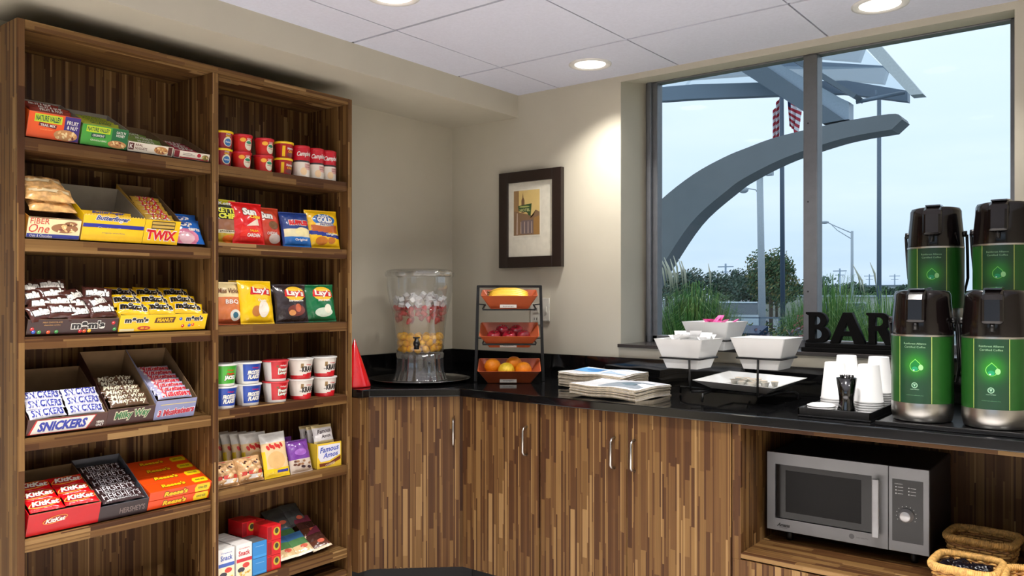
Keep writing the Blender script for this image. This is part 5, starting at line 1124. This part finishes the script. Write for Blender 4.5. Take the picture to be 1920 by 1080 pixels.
# ------------------------------------------------------------------ outside the window
GZ = .2
GR = mat('lawn', (92, 112, 78), .9, var=.25, scale=3); ASP = mat('asphalt', (116, 122, 128), .85, var=.1, scale=4)
struct(MB().box(-160, 160, 3.9, 13.5, GZ-.1, GZ, GR).build('ground')); struct(MB().box(-160, 160, 13.5, 300, -.4, -.3, ASP).build('parking_lot')); struct(MB().box(-60, 60, -60, -3.8, -.2, -.1, ASP).build('ground_rear'))
ST = mat('painted_grey_steel', (118, 136, 156), .5, var=.04, scale=2); ST2 = mat('arch_grey', (116, 122, 128), .55, var=.06, scale=1.5); STD = mat('strut_flange_grey', (98, 112, 126), .5); STL = mat('strut_web_grey', (150, 166, 182), .35, metal=.2); STW = mat('white_fascia', (206, 212, 216), .5)
cn = thing('entrance_canopy', 'curved grey steel arch with a glazed entrance canopy outside the window', 'canopy', T(-3, 15, 0))
CO = Vector((-3, 15, 0))
def plane_poly(m, pts, y0, y1, mt): m.prismy([(x-CO.x, z_) for x, z_ in pts], y0-CO.y, y1-CO.y, mt)
def spline(pts, n=6):
    o = []; P_ = [Vector(p) for p in pts]; P_ = [2*P_[0]-P_[1]]+P_+[2*P_[-1]-P_[-2]]
    for i in range(1, len(P_)-2):
        for k in range(n):
            t = k/n; a, b_, c, d = P_[i-1:i+3]; o.append(tuple(.5*((2*b_)+(-a+c)*t+(2*a-5*b_+4*c-d)*t*t+(-a+3*b_-3*c+d)*t**3)))
    return o+[tuple(P_[-2])]
outer = spline([(-6.9, .2), (-6.25, 1.35), (-5.65, 2.29), (-5.2, 2.83), (-4.71, 3.30), (-4.0, 3.75), (-3.36, 4.02), (-2.91, 4.15), (-2.32, 4.29), (-1.37, 4.40), (-.79, 4.44), (-.28, 4.44), (-.17, 4.33)])
inner = spline([(-5.75, .2), (-5.40, .85), (-5.01, 1.44), (-4.71, 1.91), (-4.04, 2.80), (-3.29, 3.38), (-2.91, 3.60), (-2.2, 3.88), (-1.37, 4.08), (-.88, 4.15), (-.34, 4.18)])
m = MB()
n_ = min(len(outer), len(inner)); res = lambda l, n: [tuple(Vector(l[int(i*(len(l)-1)/n)]).lerp(Vector(l[min(len(l)-1, int(i*(len(l)-1)/n)+1)]), (i*(len(l)-1)/n) % 1)) for i in range(n+1)]
oo, ii = res(outer, 48), res(inner, 48)
for k in range(48): plane_poly(m, [ii[k], ii[k+1], oo[k+1], oo[k]], 15, 15.55, ST2)
m.build('arch', cn)
m = MB(); plane_poly(m, [(-4.6, 6.95), (-3.64, 6.19), (-1.43, 4.47), (-1.07, 4.47), (-1.07, 4.78), (-1.2, 4.86), (-2.6, 5.88), (-3.6, 6.75)], 15.1, 15.4, STL); m.build('main_strut', cn)
m = MB(); plane_poly(m, [(-4.75, 7.0), (-1.50, 4.43), (-1.12, 4.45), (-4.15, 7.0)], 15.0, 15.5, STD); plane_poly(m, [(-3.5, 6.80), (-.95, 4.80), (-.9, 4.86), (-3.4, 6.88)], 14.95, 15.5, STD); m.build('strut_flanges', cn)
pl_ = [([(-7.6, 5.75), (-6.32, 5.68), (-5.11, 5.52), (-4.38, 5.46), (-2.57, 5.26), (-1.4, 5.12), (-.26, 4.80), (-.26, 4.99), (-1.3, 5.34), (-2.57, 5.52), (-4.38, 5.76), (-5.11, 5.82), (-6.32, 5.92), (-7.6, 5.95)], 15.8, 16.0),
       ([(-7.6, 6.5), (-5.55, 6.29), (-3.71, 6.11), (-2.24, 5.81), (-.96, 5.49), (-.86, 5.8), (-2.24, 6.13), (-3.71, 6.36), (-5.55, 6.58), (-7.6, 6.8)], 17.0, 17.2),
       ([(-7.6, 7.4), (-2.55, 6.54), (-1.73, 6.33), (-1.62, 6.62), (-2.55, 6.80), (-7.6, 7.7)], 18.2, 18.4)]
for pts, y0, y1 in pl_:
    m = MB(); h2 = len(pts)//2
    lo, hi = pts[:h2], list(reversed(pts[h2:])); 
    for k in range(min(len(lo), len(hi))-1): plane_poly(m, [lo[k], lo[k+1], hi[k+1], hi[k]], y0, y1, ST)
    m.build('purlin', cn)
m = MB(); plane_poly(m, [(-1.60, 6.75), (-.09, 4.77), (.11, 4.76), (-1.30, 6.75)], 15.2, 15.5, STW); m.build('fascia', cn)
m = MB()
v = [(-1.5-CO.x, .2, 6.72), (-.02-CO.x, .2, 4.80), (-.02-CO.x, 3.4, 4.95), (-1.5-CO.x, 3.4, 6.9)]
for s_, mt in ((0, ST),): m.add([v[0], v[1], v[2], v[3]]+[(a, b_, c+.05) for a, b_, c in v], [(0, 3, 2, 1), (4, 5, 6, 7), (0, 1, 5, 4), (1, 2, 6, 5), (2, 3, 7, 6), (3, 0, 4, 7)], mt)
m = MB()
for x in (-6.1, -4.9): m.tube([(x-CO.x, 1.0, 5.95-abs(x+5)*.12 if x < -4 else 5.5+(x+1)*-.35), (x-CO.x+.2, 2.1, 6.4-abs(x+5)*.1 if x < -4 else 5.95+(x+1)*-.4)], .03, ST, 6)
m.build('glazing_bars', cn)
CG = clearmat('canopy_glass', (.80, .88, .94), .3, .05, body=(.55, .68, .78), bodyamt=.35)
m = MB(); m.add([(-7.6-CO.x, .85, 5.98), (-.3-CO.x, .85, 5.02), (-1.0-CO.x, 2.1, 5.84), (-1.7-CO.x, 3.3, 6.68), (-7.6-CO.x, 3.3, 7.75)], [(0, 1, 2, 3, 4)], CG); m.build('glazing', cn)
m = MB(); m.tube([(-1.0-CO.x, .3, 4.80), (-.26-CO.x, .6, 4.92)], .035, ST, 6); m.tube([(-.7-CO.x, .45, 4.84), (-.7-CO.x, .45, 5.0)], .02, ST, 6); m.build('brace', cn)

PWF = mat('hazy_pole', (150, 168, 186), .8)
def pole(name, label, cat, x, y, h, r_, mt, lean=0, extra=None):
    o = thing(name, label, cat, T(x, y, -.3)); m = MB(); m.tube([(0, 0, 0), (lean, 0, h+.5)], [r_, r_*.85], mt, 12); m.build('pole', o)
    if extra:
        extra(o)
        for c_ in bpy.data.objects:
            if c_.parent == o and c_.name.split('.')[0] != 'pole': c_.location.z = .5
    return o
PW = mat('pale_weathered_pole', (176, 186, 194), .7, var=.06); PD = mat('dark_blue_grey_metal', (66, 84, 104), .45); PG_ = mat('grey_metal_pole', (96, 112, 128), .5)
def e1(o):
    m = MB(); m.tube([(-.02, 0, 4.45), (-.25, 0, 4.8), (-.6, 0, 4.88)], .02, PW, 6); m.ball((-.68, 0, 4.82), .16, PW, 12, 8, (1.1, .8, .7)); m.build('street_lamp', o)
    m = MB(); m.box(.12, .35, -.1, .1, 5.25, 5.45, PW); m.box(-.5, -.08, -.02, .02, 5.36, 5.39, PW); m.build('camera_box', o)
pole('light_pole', 'pale weathered pole with a small curved street lamp outside', 'pole', -7.3, 27.38, 6.1, .125, PW, -.12, e1)
fp = pole('flag_pole', 'dark blue grey flagpole rising behind the steel arch', 'flagpole', -7.46, 29.8, 9.2, .09, PD, -.05)
m = MB()
FR_, FW_, FB_ = P(176, 40, 60, r=.8), P(226, 226, 232, r=.8), P(50, 60, 110, r=.8)
def ffn(a, b_):  # hanging folded flag
    fold = math.sin(a*14)*.12*(1-b_*.3); return (.14+a*.55+.2*(1-b_)*(1-a)*.5+(.15 if a > .5 else 0)*(b_-.5)-.18*(1-b_)*a*.5, fold, 7.35+b_*1.35-a*.35*(1-b_*.5))
m.grid(40, 26, ffn, lambda a, b_: (FB_ if b_ > .55 and a < .3 else (FR_ if int(b_*13) % 2 == 0 else FW_)))
m.grid(30, 26, lambda a, b_: (-.15-a*.22, .05+math.sin(a*11)*.08, 6.9+b_*1.6-a*.5), lambda a, b_: (FR_ if int(b_*13) % 2 == 0 else FW_))
tag(m.build('american_flag', M=T(-7.46, 29.8, GZ)), 'limp stars and stripes flag hanging from the dark flagpole', 'flag')
pole('metal_pole', 'tall dark grey metal pole right of the window mullion', 'pole', -3.37, 26.64, 7.25, .07, PG_)
def e2(o):
    m = MB(); m.tube([(0, 0, 5.75), (-1.1, -.2, 6.3), (-1.65, -.35, 6.6)], .035, PW, 6); m.tube([(0, 0, 5.3), (-1.0, -.2, 6.0), (-1.4, -.3, 6.45)], .03, PW, 6); m.ball((-1.85, -.4, 6.62), .2, PW, 10, 6, (1.6, 1, .6)); m.build('lamp_arm', o)
pole('street_light', 'distant pale street light with a long double arm', 'street light', -14.0, 62.7, 5.9, .11, PW, 0, e2)
for x, y, h, lab in ((-26.6, 103.6, 4.5, 'distant utility pole just right of the mullion'), (-31.8, 137.6, 4.6, 'distant thin utility pole left of the tall grey pole'), (-28.6, 140, 4.6, 'distant thin utility pole right of the tall grey pole'), (-37.5, 133, 4.4, 'distant utility pole nearest the mullion'), (-29.5, 76, 4.3, 'distant utility pole above the left tree line')):
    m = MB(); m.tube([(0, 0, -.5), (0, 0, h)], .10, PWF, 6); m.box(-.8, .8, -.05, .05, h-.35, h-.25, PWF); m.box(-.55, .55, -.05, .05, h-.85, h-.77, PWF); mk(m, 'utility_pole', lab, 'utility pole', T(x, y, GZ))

def foliage(rnd, n, shape, size, mats, el=(1, 1)):
    m = MB(); v = []; f = []; ms = []
    for i in range(n):
        p = shape(rnd); d = Vector((rnd.gauss(0, 1), rnd.gauss(0, 1), rnd.gauss(0, .7))).normalized(); u_ = d.orthogonal().normalized(); w2 = d.cross(u_); s_ = size*rnd.uniform(.6, 1.4)
        b_ = len(v); p = Vector(p); v += [tuple(p+u_*s_*el[0]), tuple(p+w2*s_*.5*el[1]), tuple(p-u_*s_*el[0]), tuple(p-w2*s_*.5*el[1])]; f.append((b_, b_+1, b_+2, b_+3)); ms.append(mats[rnd.randrange(len(mats))])
    m.add(v, f, ms); return m
def blobs(bl):
    def s_(r):
        cx, cy, cz, rx, ry, rz2 = bl[r.randrange(len(bl))]
        d = Vector((r.gauss(0, 1), r.gauss(0, 1), r.gauss(0, 1))).normalized()*(r.random()**.35); return (cx+d.x*rx, cy+d.y*ry, cz+d.z*rz2)
    return s_
G1, G2, G3, G4 = [mat('leaf_%d' % i, c, .7, var=.15) for i, c in enumerate([(74, 104, 66), (96, 124, 72), (54, 82, 60), (128, 122, 74)])]
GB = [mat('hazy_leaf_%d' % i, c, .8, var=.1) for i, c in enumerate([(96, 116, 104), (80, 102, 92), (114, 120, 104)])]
def tree(label, x, y, w_, h_, n, mats, seed, size=.12, tr=True, name='tree', cat='tree', group=None):
    r_ = random.Random(seed); o = thing(name, label, cat, T(x, y, GZ), group)
    bl = [(r_.uniform(-.28, .28)*w_, r_.uniform(-.28, .28)*w_, h_*r_.uniform(.4, .75), w_*r_.uniform(.18, .3), w_*r_.uniform(.18, .3), h_*r_.uniform(.16, .28)) for _ in range(14)]+[(0, 0, h_*.5, w_*.38, w_*.38, h_*.38)]
    foliage(r_, n, blobs(bl), size, mats).build('crown', o)
    m = MB(); m.tube([(0, 0, -.5), (0, 0, h_*.5)], .02*w_+.04, mat('bark', (90, 80, 70), .9), 8)
    m.build('trunk', o); return o
tree('round green autumn tree behind the two poles', -9.9, 35.2, 2.6, 3.3, 9000, [G1, G3, G4, G1], 3, .065)
for k, (x, y, w_, h_, lab) in enumerate([(-25.6, 56, 3.4, 3.0, 'hazy dark tree at the left edge of the window'), (-23.5, 57, 3.2, 3.1, 'hazy tree, second along the left tree line'), (-22.0, 58, 2.6, 2.5, 'hazy green tree, third along the left tree line'), (-21.8, 62, 2.4, 3.4, 'taller dark tree in the middle of the left tree line'), (-20.3, 60, 2.6, 2.2, 'low green tree next to the round autumn tree'), (-19.0, 61, 2.6, 2.2, 'low green tree behind the round autumn tree')]):
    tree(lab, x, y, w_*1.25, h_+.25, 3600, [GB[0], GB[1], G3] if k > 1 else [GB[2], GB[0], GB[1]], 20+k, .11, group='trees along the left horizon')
for k, (x, y, w_, h_) in enumerate([(-31.5, 112, 5.5, 4.0), (-27.6, 114, 4.5, 3.2), (-25.2, 116, 3.6, 2.8), (-22.8, 118, 4.2, 2.9), (-33.5, 110, 4, 3.0), (-20.5, 119, 4, 2.6)]):
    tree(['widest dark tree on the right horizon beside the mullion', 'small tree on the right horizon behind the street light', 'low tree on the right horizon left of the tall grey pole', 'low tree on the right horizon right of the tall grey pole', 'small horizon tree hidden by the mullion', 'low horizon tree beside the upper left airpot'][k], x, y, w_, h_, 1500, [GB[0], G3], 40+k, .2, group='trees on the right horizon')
def grass_clump(label, x, y, w_, h_, n, mats, seed, plume=0, spread=.5):
    r_ = random.Random(seed); o = thing('ornamental_grass', label, 'ornamental grass', T(x, y, GZ)); m = MB()
    for i in range(n):
        a = r_.uniform(0, 6.283); q = math.sqrt(r_.random())*w_*.35; bx, by_ = q*math.cos(a), q*math.sin(a); hh = h_*r_.uniform(.55, 1.05)*(1.06-.32*(q/(w_*.35))**2); out_ = w_*spread*r_.uniform(.15, 1)*.5*(.5+q/(w_*.35)); mt = mats[r_.randrange(len(mats))]
        c, s2 = math.cos(a), math.sin(a); wd2 = .006; pts = [(bx, by_, 0), (bx+c*out_*.35, by_+s2*out_*.35, hh*.6), (bx+c*out_*.8, by_+s2*out_*.8, hh*.93), (bx+c*out_*1.25, by_+s2*out_*1.25, hh*.9)]
        v = []
        for j, p in enumerate(pts): ww = wd2*(1-j/3.3); v += [(p[0]-s2*ww, p[1]+c*ww, p[2]), (p[0]+s2*ww, p[1]-c*ww, p[2])]
        m.add(v, [(0, 1, 3, 2), (2, 3, 5, 4), (4, 5, 7, 6)], mt)
    g = m.build('blades', o); g['kind'] = 'stuff'
    if plume:
        m = MB(); PLM = mat('grass_plume', (186, 184, 166), .9)
        for i in range(plume):
            a = r_.uniform(1.5, 4.2); q = w_*r_.uniform(.1, .5); b0 = (q*math.cos(a), q*math.sin(a), h_*r_.uniform(.9, 1.0)); m.tube([b0, (b0[0]*1.1, b0[1], b0[2]+h_*.14), (b0[0]*1.25-.02, b0[1], b0[2]+h_*.24)], [.004, .012, .003], PLM, 5)
        m.build('plumes', o)
    return o
GG = [mat('blade_%d' % i, c, .6, var=.15) for i, c in enumerate([(70, 116, 52), (96, 140, 66), (52, 92, 50), (128, 156, 84)])]
grass_clump('large green ornamental grass clump with plumes, left in the window', -.85, 8.4, .95, 1.28, 3800, GG, 1, 16, .55)
grass_clump('spiky green grass clump right of the mullion, behind the sign', .1, 10.3, .8, 1.42, 900, [GG[1], GG[3], GG[0]], 2, 0, .9)
grass_clump('loose grass clump beside the lower left airpot', .88, 9.65, .9, 1.25, 1100, [GG[1], GG[3], GG[0]], 3, 3, .95)
grass_clump('small grass clump left of the mullion behind the flowers', -.75, 11.6, .6, 1.15, 800, GG, 4, 0, .8)
FLW = [mat('flower_%d' % i, c, .7) for i, c in enumerate([(190, 80, 100), (150, 110, 120), (190, 130, 110), (120, 118, 130)])]
def shrub(label, x, y, w_, d_, h_, n, mats, seed, size=.022): 
    r_ = random.Random(seed); bl = [(r_.uniform(-.5, .5)*w_, r_.uniform(-.5, .5)*d_, h_*r_.uniform(.3, .75), .18*w_, .3*d_, h_*.26) for _ in range(16)]
    return mk(foliage(r_, n, blobs(bl), size, mats), 'flowering_shrub', label, 'shrub', T(x, y, GZ))
shrub('muted purple and rust flower bed outside, left of the mullion', -.12, 9.0, 1.0, .5, .80, 6500, [G1, GB[1], FLW[1], FLW[3], FLW[2]], 1)
shrub('pink red flowering shrub just left of the mullion', -.18, 10.4, .55, .4, 1.02, 1800, [FLW[0], G1, FLW[0], G2], 2)
shrub('low green bush between the grass clump and the flower bed', -.62, 9.9, .7, .5, .85, 3000, [G1, G4, G2], 3)
shrub('low mixed bush under the sign, right of the mullion', .45, 8.6, .9, .5, .72, 4200, [G1, FLW[1], G2, FLW[3]], 4)

def car(label, x, y, rz_, col):
    o = thing('car', label, 'car', T(x, y, -.3) @ RZ(rz_)); CM = mat('car_paint_%02x%02x%02x' % col, col, .2, spec=.6, coat=.5); GL = mat('car_glass', (50, 66, 80), .08, spec=.8)
    m = MB(); m.prismy([(-2.2, .35), (2.2, .35), (2.25, .7), (1.9, .86), (1.1, .93), (-1.5, .95), (-2.15, .85), (-2.25, .6)], -.85, .85, CM); m.build('body', o, .06)
    m = MB(); m.prismy([(-1.45, .93), (1.1, .92), (.35, 1.36), (-.9, 1.38)], -.74, .74, GL); m.build('windows', o, .03)
    m = MB(); m.prismy([(-.95, 1.365), (.38, 1.345), (.3, 1.40), (-.85, 1.42)], -.70, .70, CM); m.build('roof', o, .01)
    TY = mat('tyre', (24, 24, 26), .8)
    for xx in (-1.4, 1.4):
        for yy_ in (-.86, .86): m = MB(); m.M = T(xx, yy_-.1, .33) @ RX(-90); m.lathe([(.0001, 0), (.33, 0), (.33, .2), (.0001, .2)], TY, 20); m.build('wheel', o)
    return o
car('pale silver car at the left edge of the window, behind the grass clump', -11.6, 23.6, 118, (150, 166, 184))
car('silver car parked behind the pale weathered pole', -9.2, 30.0, 108, (158, 176, 188))
car('pale car behind the grass clump right of the mullion', -5.6, 31.0, 100, (160, 178, 186))
m = MB(); m.prismx([(0, 0), (.3, 0), (.3, .78), (0, .70)], 0, .26, mat('utility_box_blue', (34, 52, 88), .35)); mk(m, 'utility_box', 'small dark blue utility box among the shrubs left of the flower bed', 'utility box', T(-.66, 9.1, GZ))
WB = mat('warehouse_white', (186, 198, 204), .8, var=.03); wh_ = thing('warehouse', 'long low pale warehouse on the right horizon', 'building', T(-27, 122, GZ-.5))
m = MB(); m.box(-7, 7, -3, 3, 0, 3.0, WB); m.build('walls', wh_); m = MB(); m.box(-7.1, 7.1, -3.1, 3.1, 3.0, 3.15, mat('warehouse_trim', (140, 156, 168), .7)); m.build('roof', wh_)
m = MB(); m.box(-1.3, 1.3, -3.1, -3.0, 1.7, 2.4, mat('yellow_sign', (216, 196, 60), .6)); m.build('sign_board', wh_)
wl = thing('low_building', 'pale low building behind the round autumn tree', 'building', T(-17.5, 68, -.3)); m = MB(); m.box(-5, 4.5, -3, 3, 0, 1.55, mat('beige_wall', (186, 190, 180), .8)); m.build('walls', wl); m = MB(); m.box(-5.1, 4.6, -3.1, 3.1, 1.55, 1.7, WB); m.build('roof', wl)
m = MB()
for x in range(0, 13): m.box(x*.6-.02, x*.6+.02, -.02, .02, 0, .95, PG_)
m.box(0, 7.2, -.02, .02, .90, .95, PG_); m.box(0, 7.2, -.02, .02, .45, .49, PG_); mk(m, 'metal_fence', 'low grey metal fence rail across the parking lot', 'fence', T(-8.5, 25.2, -.3) @ RZ(20))
